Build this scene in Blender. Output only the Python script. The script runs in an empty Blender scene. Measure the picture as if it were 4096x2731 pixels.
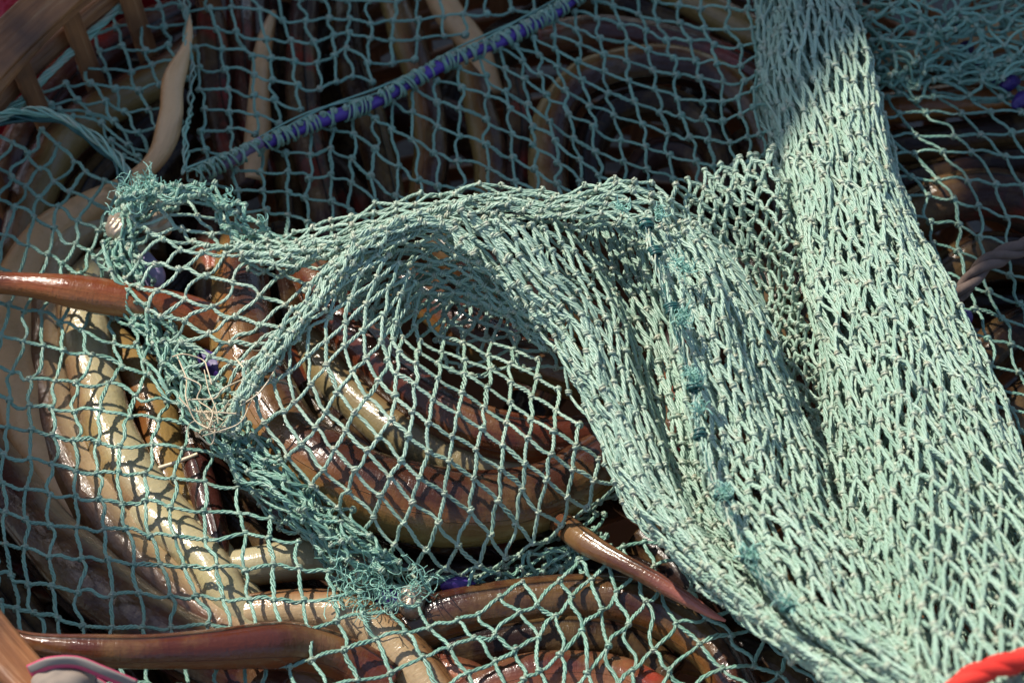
import bpy, math, random
import numpy as np
from mathutils import Vector
rng = np.random.default_rng(7)
random.seed(7)
scene = bpy.context.scene
col = scene.collection

# ------------------------------------------------------------------ camera
ELEV = math.radians(52.0)
DIST = 1.35
TARGET = np.array([0.0, 0.0, 0.02])
CAMPOS = TARGET + DIST * np.array([0.0, -math.cos(ELEV), math.sin(ELEV)])
FOCAL = 36.0 * DIST / 0.47
cam_d = bpy.data.cameras.new("camera"); cam = bpy.data.objects.new("camera", cam_d); col.objects.link(cam)
cam.location = CAMPOS
cam.rotation_euler = (math.pi / 2 - ELEV, 0, 0)
cam_d.sensor_width = 36.0; cam_d.lens = FOCAL
cam_d.clip_start = 0.05; cam_d.clip_end = 200
cam_d.dof.use_dof = True
cam_d.dof.focus_distance = DIST - 0.045
cam_d.dof.aperture_fstop = 11.0
scene.camera = cam
FW = np.array([0.0, math.cos(ELEV), -math.sin(ELEV)])
RT = np.array([1.0, 0.0, 0.0])
UPV = np.array([0.0, math.sin(ELEV), math.cos(ELEV)])

# ------------------------------------------------------------------ light
SUN_EL = math.radians(50.0)
SUN_H = np.array([-0.68, 0.60, 0.0]); SUN_H /= np.linalg.norm(SUN_H)
SUN_DIR = np.array([SUN_H[0]*math.cos(SUN_EL), SUN_H[1]*math.cos(SUN_EL), math.sin(SUN_EL)])
w = bpy.data.worlds.new("World"); scene.world = w; w.use_nodes = True
nt = w.node_tree; nt.nodes.clear()
sky = nt.nodes.new("ShaderNodeTexSky"); sky.sky_type = 'NISHITA'; sky.sun_disc = False
sky.sun_elevation = SUN_EL; sky.sun_rotation = math.atan2(SUN_DIR[0], SUN_DIR[1])
bg = nt.nodes.new("ShaderNodeBackground"); bg.inputs[1].default_value = 0.15
wo = nt.nodes.new("ShaderNodeOutputWorld")
nt.links.new(sky.outputs[0], bg.inputs[0]); nt.links.new(bg.outputs[0], wo.inputs[0])
sun_d = bpy.data.lights.new("sun", 'SUN'); sun_d.energy = 5.0; sun_d.angle = math.radians(0.55)
sun_d.color = (1.0, 0.93, 0.82)
sun = bpy.data.objects.new("sun", sun_d); col.objects.link(sun)
sun.rotation_euler = Vector(SUN_DIR).to_track_quat('Z', 'Y').to_euler()
scene.view_settings.view_transform = 'Standard'
scene.view_settings.look = 'None'
scene.view_settings.exposure = 0.25
scene.view_settings.gamma = 1.0

# ------------------------------------------------------------------ helpers
W0, H0 = 4096.0, 2731.0
K = 4096.0 / 2352.0            # display px -> source px
M = 0.47 / 4096.0              # metres per source px near the focus

def unproj(p):
    """p (...,3): photo x, photo y, height z -> world point at that height"""
    p = np.asarray(p, float)
    nx = (p[..., 0] - W0/2) / W0 * 36.0 / FOCAL
    ny = -(p[..., 1] - H0/2) / W0 * 36.0 / FOCAL
    d = FW + nx[..., None]*RT + ny[..., None]*UPV
    t = (p[..., 2] - CAMPOS[2]) / d[..., 2]
    return CAMPOS + d * t[..., None]

def catmull(V, t):
    """V (M,...) control values, t array in [0,M-1]"""
    V = np.asarray(V, float); n = len(V)
    i = np.clip(np.floor(t).astype(int), 0, n-2); f = t - i
    def g(k):
        kk = np.clip(k, 0, n-1)
        r = V[kk]
        lo = k < 0; hi = k > n-1
        if lo.any(): r = r.copy(); r[lo] = 2*V[0]-V[1]
        if hi.any(): r = r.copy(); r[hi] = 2*V[-1]-V[-2]
        return r
    a, b, c, d = g(i-1), g(i), g(i+1), g(i+2)
    f = f.reshape(f.shape + (1,)*(V.ndim-1))
    return 0.5*((2*b) + (-a+c)*f + (2*a-5*b+4*c-d)*f**2 + (-a+3*b-3*c+d)*f**3)

def tps(uv, val, lam=0.02):
    uv = np.asarray(uv, float); val = np.asarray(val, float); n = len(uv)
    def phi(r2): return 0.5*r2*np.log(r2+1e-12)
    d2 = ((uv[:, None]-uv[None])**2).sum(-1)
    A = np.zeros((n+3, n+3)); A[:n, :n] = phi(d2) + lam*np.eye(n)
    A[:n, n] = 1; A[:n, n+1:] = uv; A[n, :n] = 1; A[n+1:, :n] = uv.T
    B = np.zeros((n+3, val.shape[1])); B[:n] = val
    S = np.linalg.solve(A, B)
    def f(q):
        q = np.asarray(q, float)
        d = ((q[:, None]-uv[None])**2).sum(-1)
        return phi(d)@S[:n] + S[n] + q@S[n+1:]
    return f

def norm(v): return v/(np.linalg.norm(v, axis=-1, keepdims=True)+1e-12)

class Buf:
    def __init__(s): s.v=[]; s.f=[]; s.d=[]; s.r=[]; s.n=0
    def tubes(s, P, R, sides=5, dirt=None, rnd=None, caps=False):
        """P (N,K,3) R (N,K)"""
        N, Kk, _ = P.shape
        T = np.gradient(P, axis=1); T = norm(T)
        ref = np.broadcast_to(norm(P[:, -1]-P[:, 0])[:, None], P.shape)
        # stable reference: pick a world axis far from the mean direction
        m = np.abs(norm(P[:, -1]-P[:, 0]+1e-9)); ax = np.argmin(m, axis=1)
        a = np.zeros((N, 3)); a[np.arange(N), ax] = 1
        # rotation-minimising by projection from previous ring
        n0 = norm(np.cross(T[:, 0], a)); Ns = [n0]
        for k in range(1, Kk):
            nn = Ns[-1] - (Ns[-1]*T[:, k]).sum(-1, keepdims=True)*T[:, k]
            Ns.append(norm(nn))
        Nn = np.stack(Ns, 1); Bn = np.cross(T, Nn)
        th = np.arange(sides)*2*np.pi/sides
        V = P[:, :, None] + R[:, :, None, None]*(np.cos(th)[None, None, :, None]*Nn[:, :, None]+np.sin(th)[None, None, :, None]*Bn[:, :, None])
        idx = s.n + np.arange(N*Kk*sides).reshape(N, Kk, sides)
        a0 = idx[:, :-1]; b0 = idx[:, 1:]
        q = np.stack([a0, np.roll(a0, -1, 2), np.roll(b0, -1, 2), b0], -1).reshape(-1, 4)
        s.v.append(V.reshape(-1, 3)); s.f.append(q); s.n += N*Kk*sides
        if dirt is None: dirt = np.zeros((N, Kk))
        if rnd is None: rnd = rng.random(N)
        s.d.append(np.repeat(dirt.reshape(-1), sides)); s.r.append(np.repeat(np.repeat(rnd, Kk), sides))
    def build(s, name, mat, parent=None):
        v = np.concatenate(s.v); f = np.concatenate(s.f)
        me = bpy.data.meshes.new(name)
        me.vertices.add(len(v)); me.vertices.foreach_set("co", v.astype(np.float32).ravel())
        me.loops.add(f.size); me.loops.foreach_set("vertex_index", f.astype(np.int32).ravel())
        me.polygons.add(len(f)); me.polygons.foreach_set("loop_start", np.arange(0, f.size, 4, dtype=np.int32))
        me.polygons.foreach_set("loop_total", np.full(len(f), 4, dtype=np.int32))
        me.update(calc_edges=True)
        me.polygons.foreach_set("use_smooth", np.ones(len(f), dtype=bool))
        for nm, arr in (("dirt", s.d), ("rnd", s.r)):
            at = me.attributes.new(nm, 'FLOAT', 'POINT'); at.data.foreach_set("value", np.concatenate(arr).astype(np.float32))
        me.materials.append(mat)
        o = bpy.data.objects.new(name, me); col.objects.link(o)
        if parent: o.parent = parent
        return o

def tag(o, label=None, cat=None, group=None, kind=None):
    if label: o["label"] = label
    if cat: o["category"] = cat
    if group: o["group"] = group
    if kind: o["kind"] = kind
    return o
def empty(name, loc=(0, 0, 0)):
    o = bpy.data.objects.new(name, None); o.empty_display_size = .02; col.objects.link(o); o.location = loc; return o

# ------------------------------------------------------------------ materials
def newmat(name):
    m = bpy.data.materials.new(name); m.use_nodes = True
    n = m.node_tree; b = n.nodes["Principled BSDF"]; return m, n, b
def N_(n, t, **k):
    x = n.nodes.new(t)
    for a, v in k.items(): setattr(x, a, v)
    return x
def ramp(n, fac, stops):
    r = n.nodes.new("ShaderNodeValToRGB"); e = r.color_ramp.elements
    while len(e) > 1: e.remove(e[-1])
    e[0].position = stops[0][0]; e[0].color = (*stops[0][1], 1)
    for p, c in stops[1:]:
        x = e.new(p); x.color = (*c, 1)
    n.links.new(fac, r.inputs[0]); return r.outputs[0]
def mixc(n, fac, a, b, mode='MIX'):
    x = n.nodes.new("ShaderNodeMix"); x.data_type = 'RGBA'; x.blend_type = mode
    for i, v in ((0, fac), (6, a), (7, b)):
        if hasattr(v, 'links'): n.links.new(v, x.inputs[i])
        elif isinstance(v, (int, float)): x.inputs[i].default_value = v
        else: x.inputs[i].default_value = (*v, 1)
    return x.outputs[2]
def mathn(n, op, a, b=0.0, clamp=False):
    x = n.nodes.new("ShaderNodeMath"); x.operation = op; x.use_clamp = clamp
    for i, v in ((0, a), (1, b)):
        if hasattr(v, 'links'): n.links.new(v, x.inputs[i])
        else: x.inputs[i].default_value = v
    return x.outputs[0]
def noise(n, vec, scale, detail=3, rough=.55):
    x = n.nodes.new("ShaderNodeTexNoise"); x.inputs["Scale"].default_value = scale
    x.inputs["Detail"].default_value = detail; x.inputs["Roughness"].default_value = rough
    if vec is not None: n.links.new(vec, x.inputs["Vector"])
    return x.outputs[0]
def attr(n, name, out=2):
    x = n.nodes.new("ShaderNodeAttribute"); x.attribute_name = name; return x.outputs[out]
def bump(n, b, h, strength, dist, base=None):
    x = n.nodes.new("ShaderNodeBump"); x.inputs["Strength"].default_value = strength; x.inputs["Distance"].default_value = dist
    n.links.new(h, x.inputs["Height"]); n.links.new(x.outputs[0], b.inputs["Normal"]); return x

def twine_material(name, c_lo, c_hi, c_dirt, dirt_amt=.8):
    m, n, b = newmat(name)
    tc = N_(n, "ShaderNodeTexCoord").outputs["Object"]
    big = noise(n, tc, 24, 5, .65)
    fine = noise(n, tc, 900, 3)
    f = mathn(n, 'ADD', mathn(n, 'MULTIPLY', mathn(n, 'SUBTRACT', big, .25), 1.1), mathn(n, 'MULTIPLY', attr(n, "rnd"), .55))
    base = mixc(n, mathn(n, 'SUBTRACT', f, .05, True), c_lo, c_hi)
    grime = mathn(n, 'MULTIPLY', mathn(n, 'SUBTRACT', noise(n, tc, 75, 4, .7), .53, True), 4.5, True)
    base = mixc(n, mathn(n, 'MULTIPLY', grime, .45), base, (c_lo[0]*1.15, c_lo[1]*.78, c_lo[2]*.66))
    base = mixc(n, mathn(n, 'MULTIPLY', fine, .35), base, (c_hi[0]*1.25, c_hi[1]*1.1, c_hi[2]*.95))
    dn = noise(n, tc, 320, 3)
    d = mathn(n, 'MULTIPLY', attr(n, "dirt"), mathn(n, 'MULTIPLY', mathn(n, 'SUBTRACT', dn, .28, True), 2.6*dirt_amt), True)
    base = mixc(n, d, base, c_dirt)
    n.links.new(base, b.inputs["Base Color"])
    b.inputs["Roughness"].default_value = .34
    b.inputs["Specular IOR Level"].default_value = .7
    b.inputs["Subsurface Weight"].default_value = 0.0
    bump(n, b, noise(n, tc, 2600, 2), .35, .0004)
    return m
m_net = twine_material("teal_twine", (.13, .27, .215), (.34, .505, .405), (.48, .41, .29))
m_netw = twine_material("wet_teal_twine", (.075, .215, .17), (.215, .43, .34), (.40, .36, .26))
m_mend = twine_material("dark_green_twine", (.006, .05, .05), (.02, .13, .115), (.02, .05, .05))
m_fray = twine_material("frayed_twine", (.20, .45, .38), (.33, .60, .50), (.3, .3, .2), .2)
m_pale = twine_material("pale_fibre", (.52, .42, .27), (.68, .57, .40), (.3, .2, .1), .3)
m_greyrope = twine_material("grey_rope_fibre", (.10, .075, .065), (.20, .15, .13), (.06, .04, .03))
m_redrope = twine_material("red_rope_fibre", (.55, .025, .02), (.75, .05, .035), (.35, .01, .01), .2)
m_purple = twine_material("purple_foam", (.05, .018, .22), (.10, .035, .36), (.12, .08, .22), .3)
m_mauve = twine_material("mauve_plastic", (.18, .11, .26), (.33, .22, .40), (.25, .2, .3), .5)

def eel_material(name, belly, flank, back, line=(.006, .004, .004), belly_mott=(.32, .2, .07), tip=None, red=0.0):
    m, n, b = newmat(name)
    sk = attr(n, "skin", 1); bel = attr(n, "belly"); obj = N_(n, "ShaderNodeTexCoord").outputs["Object"]
    mp = N_(n, "ShaderNodeMapping"); n.links.new(sk, mp.inputs[0]); mp.inputs["Scale"].default_value = (1, 1, .16)
    str_ = noise(n, mp.outputs[0], 60, 5, .62)        # streaks that run along the body
    mot = noise(n, sk, 55, 4, .6)
    fine = noise(n, sk, 420, 3, .6)
    f = mathn(n, 'ADD', bel, mathn(n, 'MULTIPLY', mathn(n, 'SUBTRACT', str_, .5), .9))
    f = mathn(n, 'ADD', f, mathn(n, 'MULTIPLY', mathn(n, 'SUBTRACT', mot, .5), .75))
    c = ramp(n, mathn(n, 'MULTIPLY', mathn(n, 'ADD', f, 1.0), .5, True),
             [(.0, back), (.28, tuple(x*1.15 for x in back)), (.5, flank), (.66, tuple((x*.5+y*.5) for x, y in zip(flank, belly))), (.82, belly), (1, tuple(x*1.05 for x in belly))])
    # olive stains and fine speckle on the skin
    c = mixc(n, mathn(n, 'MULTIPLY', mathn(n, 'SUBTRACT', noise(n, sk, 26, 5, .7), .47, True), 3.4, True), c, mixc(n, .5, c, belly_mott))
    c = mixc(n, mathn(n, 'MULTIPLY', mathn(n, 'SUBTRACT', fine, .56, True), 2.2, True), c, mixc(n, .55, c, back))
    if red:
        c = mixc(n, mathn(n, 'MULTIPLY', mathn(n, 'SUBTRACT', noise(n, obj, 38, 3), .55, True), 9*red, True), c, (.42, .03, .02))
    # dark dorsal crease
    wob = mathn(n, 'MULTIPLY', mathn(n, 'SUBTRACT', noise(n, mp.outputs[0], 40, 3), .5), .5)
    dl = mathn(n, 'ABSOLUTE', mathn(n, 'ADD', attr(n, "dorsal"), wob))
    c = mixc(n, mathn(n, 'SUBTRACT', 1.0, mathn(n, 'MULTIPLY', dl, 7.5), True), c, line)
    if tip: c = mixc(n, mathn(n, 'POWER', attr(n, "tip"), 1.3), c, tip)
    n.links.new(c, b.inputs["Base Color"])
    rr = mathn(n, 'ADD', mathn(n, 'MULTIPLY', str_, .30), .10 if belly[0] < .45 else .24)
    n.links.new(rr, b.inputs["Roughness"])
    b.inputs["Specular IOR Level"].default_value = .35 if back[0] > .0425 else .2
    b.inputs["Coat Weight"].default_value = (.45 if back[0] > .0425 else .16) if belly[0] < .45 else .15
    b.inputs["Coat Roughness"].default_value = .09
    b.inputs["Subsurface Weight"].default_value = .06
    b.inputs["Subsurface Radius"].default_value = (.6, .25, .1); b.inputs["Subsurface Scale"].default_value = .004
    h = mathn(n, 'ADD', mathn(n, 'MULTIPLY', str_, 1.0), mathn(n, 'MULTIPLY', noise(n, sk, 130, 4, .6), .45))
    h = mathn(n, 'SUBTRACT', h, mathn(n, 'MULTIPLY', mathn(n, 'SUBTRACT', 1.0, mathn(n, 'MULTIPLY', dl, 5), True), .6))
    mp2 = N_(n, "ShaderNodeMapping"); n.links.new(sk, mp2.inputs[0]); mp2.inputs["Scale"].default_value = (1, 1, 5)
    h = mathn(n, 'ADD', h, mathn(n, 'MULTIPLY', noise(n, mp2.outputs[0], 95, 4, .7), .28))
    bp = bump(n, b, h, .42, .003); n.links.new(bp.outputs[0], b.inputs["Coat Normal"])
    return m
e_brown = eel_material("skin_brown_olive_belly", (.26, .165, .055), (.17, .062, .017), (.050, .016, .008))
e_cinn = eel_material("skin_cinnamon", (.34, .12, .035), (.25, .070, .018), (.15, .034, .010))
e_olive = eel_material("skin_olive", (.21, .165, .08), (.14, .075, .03), (.055, .022, .012))
e_maho = eel_material("skin_mahogany", (.22, .07, .025), (.15, .040, .014), (.085, .020, .009))
e_cream = eel_material("skin_cream_belly", (.38, .325, .19), (.25, .16, .075), (.12, .06, .03), belly_mott=(.45, .36, .10))
e_tan = eel_material("skin_tan", (.64, .38, .19), (.52, .24, .085), (.34, .13, .04), line=(.2, .09, .04), belly_mott=(.45, .25, .09))
e_red2 = eel_material("skin_fawn", (.42, .30, .17), (.20, .085, .035), (.10, .038, .018))
e_purp = eel_material("skin_purple_brown", (.15, .09, .055), (.085, .040, .026), (.042, .019, .015), red=.35)
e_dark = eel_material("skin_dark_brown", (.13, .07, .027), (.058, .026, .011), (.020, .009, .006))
e_mar = eel_material("skin_maroon", (.36, .25, .15), (.10, .035, .02), (.045, .013, .010))
e_red = eel_material("skin_red_brown", (.36, .14, .07), (.19, .06, .03), (.08, .022, .014), red=.3)
e_tip = eel_material("skin_pink_tip", (.33, .17, .08), (.19, .075, .03), (.085, .028, .014), tip=(.60, .20, .15))

# ------------------------------------------------------------------ net maker
TW = 0.00089      # twine radius
def add_bars(buf, A, B, Nrm, bow=.0, tw=TW, slack=1.0, K_=9, strands=3):
    N = len(A)
    if N == 0: return
    t = np.linspace(0, 1, K_)
    D = B-A; L = np.linalg.norm(D, axis=1, keepdims=True); T = D/(L+1e-9)
    Nn = norm(Nrm-(Nrm*T).sum(-1, keepdims=True)*T); S = np.cross(T, Nn)
    c = 4*t*(1-t)
    b1 = rng.normal(0, .055, (N, 1))*slack; b2 = rng.normal(bow, .05, (N, 1))*slack; sw = rng.normal(0, .035, (N, 1))*slack
    P = A[:, None]+D[:, None]*t[None, :, None] + (L[:, None]*(b1*c+sw*np.sin(2*np.pi*t))[..., None])*S[:, None] + (L[:, None]*(b2*c)[..., None])*Nn[:, None]
    turns = rng.uniform(.7, 1.35, (N, 1))*np.clip(L/.0075, .6, 1.6); ph = rng.uniform(0, 6.28, (N, 1))
    loose = rng.uniform(.85, 1.25, (N, 1)) + (rng.random((N, 1)) < .06)*.6
    prof = .50 + (loose-.50)*np.sin(np.pi*np.clip(t*1.0, 0, 1))[None]**.8
    flat = rng.uniform(.55, .9, (N, 1))
    rs = tw*(.50+.05*np.sin(np.pi*t))[None]*np.ones((N, 1))
    dirt = (np.clip(1-np.minimum(t, 1-t)*4.0, 0, 1)**1.3)[None]*np.ones((N, 1))*.8 + .16
    r0 = rng.random(N)
    for s in range(strands):
        a = ph+2*np.pi*(s/strands+turns*t[None])
        O = (tw*.56*prof*np.cos(a))[..., None]*S[:, None]*1.1 + (tw*.56*prof*flat*np.sin(a))[..., None]*Nn[:, None]
        buf.tubes(P+O, rs*(1 if strands == 3 else 1.25), 5, dirt, np.clip(r0+rng.normal(0, .16, N), 0, 1))

def add_knots(buf, C, D1, D2, Nrm, tw=TW, size=1.0):
    N = len(C)
    if N == 0: return
    D1 = norm(D1+rng.normal(0, .25, D1.shape)); Nn = norm(Nrm-(Nrm*D1).sum(-1, keepdims=True)*D1+rng.normal(0, .15, D1.shape)); S = norm(np.cross(D1, Nn)); Nn = np.cross(S, D1)
    t = np.linspace(0, 1, 10); r0 = rng.random(N)
    sz = tw*size*rng.uniform(.98, 1.25, (N, 1))
    specs = [(0.35, 1.25, 1.0, 0), (-.45, 1.25, 1.05, 1.3), (0, .62, .9, 2.4)]
    for k, (off, rad, el, p0) in enumerate(specs):
        ph = rng.uniform(-.6, .6, (N, 1))+p0
        a = ph+2*np.pi*1.04*t[None]
        if k < 2: e1, e2, e3 = S, Nn, D1
        else: e1, e2, e3 = D1*1.9, Nn, S
        P = C[:, None] + (sz*rad*np.cos(a))[..., None]*e1[:, None] + (sz*rad*.85*np.sin(a))[..., None]*e2[:, None] + (sz*(off+(t[None]-.5)*.7))[..., None]*e3[:, None]
        R = sz*.56*el*np.ones((1, 10))
        buf.tubes(P, R, 5, np.full((N, 10), .95)*rng.uniform(.5, 1, (N, 1)), np.clip(r0+rng.normal(0, .12, N), 0, 1))
    P = C[:, None]+(sz*np.linspace(-1.2, 1.2, 4)[None])[..., None]*D1[:, None]
    buf.tubes(P, sz*np.array([[.6, 1.0, 1.0, .6]]), 5, np.full((N, 4), 1.), r0)

def inpoly(p, poly):
    x, y = p[:, 0], p[:, 1]; ins = np.zeros(len(p), bool); n = len(poly)
    for i in range(n):
        x1, y1 = poly[i]; x2, y2 = poly[(i+1) % n]
        c = ((y1 > y) != (y2 > y)); xx = (x2-x1)*(y-y1)/((y2-y1) + 1e-12)+x1
        ins ^= c & (x < xx)
    return ins

def project(P):
    d = P-CAMPOS; z = d@FW
    return np.stack([d@RT/z*FOCAL/36*W0+W0/2, -(d@UPV)/z*FOCAL/36*W0+H0/2], -1)

def net(buf, F, lat, i0, i1, j0, j1, wrap=None, clip=None, holes=(), bow=.0, slack=1.0, jit=.0006, tw=TW, drop=.0, knot=1.0, frame=None):
    """lat 'sq': knots at every (i,j), bars along both. 'di': knots where i+j even, bars to (i+-1,j+1)"""
    I, J = np.meshgrid(np.arange(i0, i1+1), np.arange(j0, j1+1), indexing='ij')
    ni, nj = I.shape
    q = np.stack([I.ravel(), J.ravel()], -1).astype(float)
    P = F(q)
    e = .35
    du = F(q+[e, 0])-F(q-[e, 0]); dv = F(q+[0, e])-F(q-[0, e])
    Nn = norm(np.cross(du, dv)); 
    flip = ((Nn*(CAMPOS-P)).sum(-1) < 0); Nn[flip] *= -1
    P = P + rng.normal(0, jit, P.shape)
    ok = np.ones(len(P), bool)
    scr = project(P)
    if clip is not None: ok &= inpoly(scr, clip)
    for h in holes: ok &= ~inpoly(scr, h)
    ok &= (scr[:, 0] > -500) & (scr[:, 0] < 4600) & (scr[:, 1] > -500) & (scr[:, 1] < 3250)
    if lat == 'di': ok &= ((I+J) % 2 == 0).ravel()
    idx = np.arange(len(P)).reshape(ni, nj)
    bars = []
    def pair(a, b): bars.append(np.stack([a.ravel(), b.ravel()], -1))
    if lat == 'sq':
        pair(idx[:-1], idx[1:]); pair(idx[:, :-1], idx[:, 1:])
    else:
        pair(idx[:-1, :-1], idx[1:, 1:]); pair(idx[1:, :-1], idx[:-1, 1:])
        if wrap: pair(idx[-1, :-1], idx[0, 1:]); pair(idx[0, :-1], idx[-1, 1:])
    bars = np.concatenate(bars)
    bars = bars[ok[bars[:, 0]] & ok[bars[:, 1]]]
    if drop: bars = bars[rng.random(len(bars)) > drop]
    used = np.zeros(len(P), bool); used[bars.ravel()] = True; used &= ok
    add_bars(buf, P[bars[:, 0]], P[bars[:, 1]], norm(Nn[bars[:, 0]]+Nn[bars[:, 1]]), bow=bow, tw=tw, slack=slack)
    d1 = norm(dv)
    add_knots(buf, P[used], d1[used], du[used], Nn[used], tw=tw, size=knot)
    return P.reshape(ni, nj, 3), ok.reshape(ni, nj)

def warpnoise(P, amp, seed, freq=30.):
    r = np.random.default_rng(seed); out = np.zeros_like(P)
    for k in range(4):
        d = r.normal(0, freq*(1+.6*k), (3, 3)); ph = r.uniform(0, 6.28, 3)
        out += np.sin(P@d+ph)*amp/(1+.7*k)
    return P+out

def tps_surface(pts, hfun=None, lam=.03, amp=0., seed=1):
    """pts: (i,j,srcx,srcy,h)"""
    a = np.array(pts, float); f = tps(a[:, :2], a[:, 2:5]*[1, 1, 1000.], lam)
    def F(q):
        s = f(q); s = s*[1, 1, .001]
        P = unproj(s)
        return warpnoise(P, amp, seed) if amp else P
    return F

def loft(curves, U, V, amp=0., seed=1, wave=0., fold=None):
    """curves: list over u of lists over v of (srcx,srcy,h)"""
    C = unproj(np.array(curves, float))             # K,M,3
    Kc, Mc = C.shape[:2]
    seg = np.linalg.norm(np.diff(C, axis=1), axis=2).mean(0); cum = np.concatenate([[0], np.cumsum(seg)]); cum /= cum[-1]
    def F(q):
        a = (q[:, 0])/U*(Kc-1); b = (q[:, 1]+wave*(np.sin(q[:, 0]*.45+seed)+.6*np.sin(q[:, 0]*1.1+q[:, 1]*.35+seed)))/V
        bt = np.interp(b, cum, np.arange(Mc)) + np.where(b < 0, b*3, 0)+np.where(b > 1, (b-1)*3, 0)
        a = np.clip(a, 0, Kc-1); bt = np.clip(bt, 0, Mc-1)
        R = catmull(C, a)                            # N,M,3
        # along v per row
        n = len(q); i = np.clip(np.floor(bt).astype(int), 0, Mc-2); f = (bt-i)[:, None]
        ar = np.arange(n)
        def g(k):
            kk = np.clip(k, 0, Mc-1); r = R[ar, kk].copy()
            lo = k < 0; hi = k > Mc-1
            r[lo] = 2*R[lo, 0]-R[lo, 1]; r[hi] = 2*R[hi, -1]-R[hi, -2]
            return r
        A, B, Cc, D = g(i-1), g(i), g(i+1), g(i+2)
        P = .5*((2*B)+(-A+Cc)*f+(2*A-5*B+4*Cc-D)*f**2+(-A+3*B-3*Cc+D)*f**3)
        if fold: P = P+fold(q, P)
        return warpnoise(P, amp, seed) if amp else P
    return F

def Z(ox, oy, s, pts, h=None):
    """points (i,j,x,y[,h]) read in an enlarged crop -> source px"""
    out = []
    for p in pts:
        hh = p[4] if len(p) > 4 else h
        out.append((p[0], p[1], ox+p[2]*s, oy+p[3]*s, hh))
    return out

# ------------------------------------------------------------------ ground and basket
def grid_plane(name, cx, cy, z, size, mat):
    me = bpy.data.meshes.new(name); s = size
    me.from_pydata([(cx-s, cy-s, z), (cx+s, cy-s, z), (cx+s, cy+s, z), (cx-s, cy+s, z)], [], [(0, 1, 2, 3)])
    me.materials.append(mat); o = bpy.data.objects.new(name, me); col.objects.link(o); return o
m_gr, n, b = newmat("wet_concrete"); tc = N_(n, "ShaderNodeTexCoord").outputs["Object"]
n.links.new(ramp(n, noise(n, tc, 9, 6, .65), [(.3, (.035, .03, .027)), (.7, (.09, .08, .072))]), b.inputs["Base Color"])
b.inputs["Roughness"].default_value = .5; bump(n, b, noise(n, tc, 60, 5, .7), .4, .004)
tag(grid_plane("ground", 0, 0, -.17, 12, m_gr), kind="structure")

m_bam, n, b = newmat("bamboo"); tc = N_(n, "ShaderNodeTexCoord").outputs["Object"]
sk = attr(n, "skin", 1); mp = N_(n, "ShaderNodeMapping"); n.links.new(sk, mp.inputs[0]); mp.inputs["Scale"].default_value = (1, 1, .05)
st = noise(n, mp.outputs[0], 420, 4, .6)
c = ramp(n, st, [(.3, (.20, .07, .022)), (.55, (.32, .125, .042)), (.75, (.46, .24, .11))])
c = mixc(n, mathn(n, 'MULTIPLY', mathn(n, 'SUBTRACT', noise(n, tc, 22, 4), .48, True), 4, True), c, (.10, .04, .018))
n.links.new(c, b.inputs["Base Color"]); b.inputs["Roughness"].default_value = .5; bump(n, b, st, .5, .002)

def strip(name, P, wdir, wid, thk, mat, parent=None):
    """rectangular bevelled strip swept along P; wdir (K,3) width direction"""
    P = np.asarray(P, float); Kk = len(P); T = norm(np.gradient(P, axis=0)); Wd = norm(wdir-(wdir*T).sum(-1, keepdims=True)*T); Td = np.cross(T, Wd)
    wid = np.broadcast_to(wid, (Kk,)); thk = np.broadcast_to(thk, (Kk,))
    th = np.linspace(0, 2*np.pi, 16, endpoint=False); ce, se = np.cos(th), np.sin(th); p = .38
    ex = np.sign(ce)*np.abs(ce)**p; ey = np.sign(se)*np.abs(se)**p
    V = P[:, None]+ex[None, :, None]*(wid/2)[:, None, None]*Wd[:, None]+ey[None, :, None]*(thk/2)[:, None, None]*Td[:, None]
    L = np.concatenate([[0], np.cumsum(np.linalg.norm(np.diff(P, axis=0), axis=1))])
    S = np.stack([np.broadcast_to(ex*wid.mean()/2, (Kk, 16)), np.broadcast_to(ey*thk.mean()/2, (Kk, 16)), np.broadcast_to(L[:, None], (Kk, 16))], -1)
    idx = np.arange(Kk*16).reshape(Kk, 16); a, bb = idx[:-1], idx[1:]
    q = np.stack([a, np.roll(a, -1, 1), np.roll(bb, -1, 1), bb], -1).reshape(-1, 4).tolist()
    q.append(idx[0][::-1].tolist()); q.append(idx[-1].tolist())
    me = bpy.data.meshes.new(name); me.from_pydata(V.reshape(-1, 3).tolist(), [], q)
    me.polygons.foreach_set("use_smooth", [True]*len(q))
    at = me.attributes.new("skin", 'FLOAT_VECTOR', 'POINT'); at.data.foreach_set("vector", S.reshape(-1, 3).astype(np.float32).ravel())
    me.materials.append(mat); o = bpy.data.objects.new(name, me); col.objects.link(o); o.parent = parent
    me.update(); return o

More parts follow.
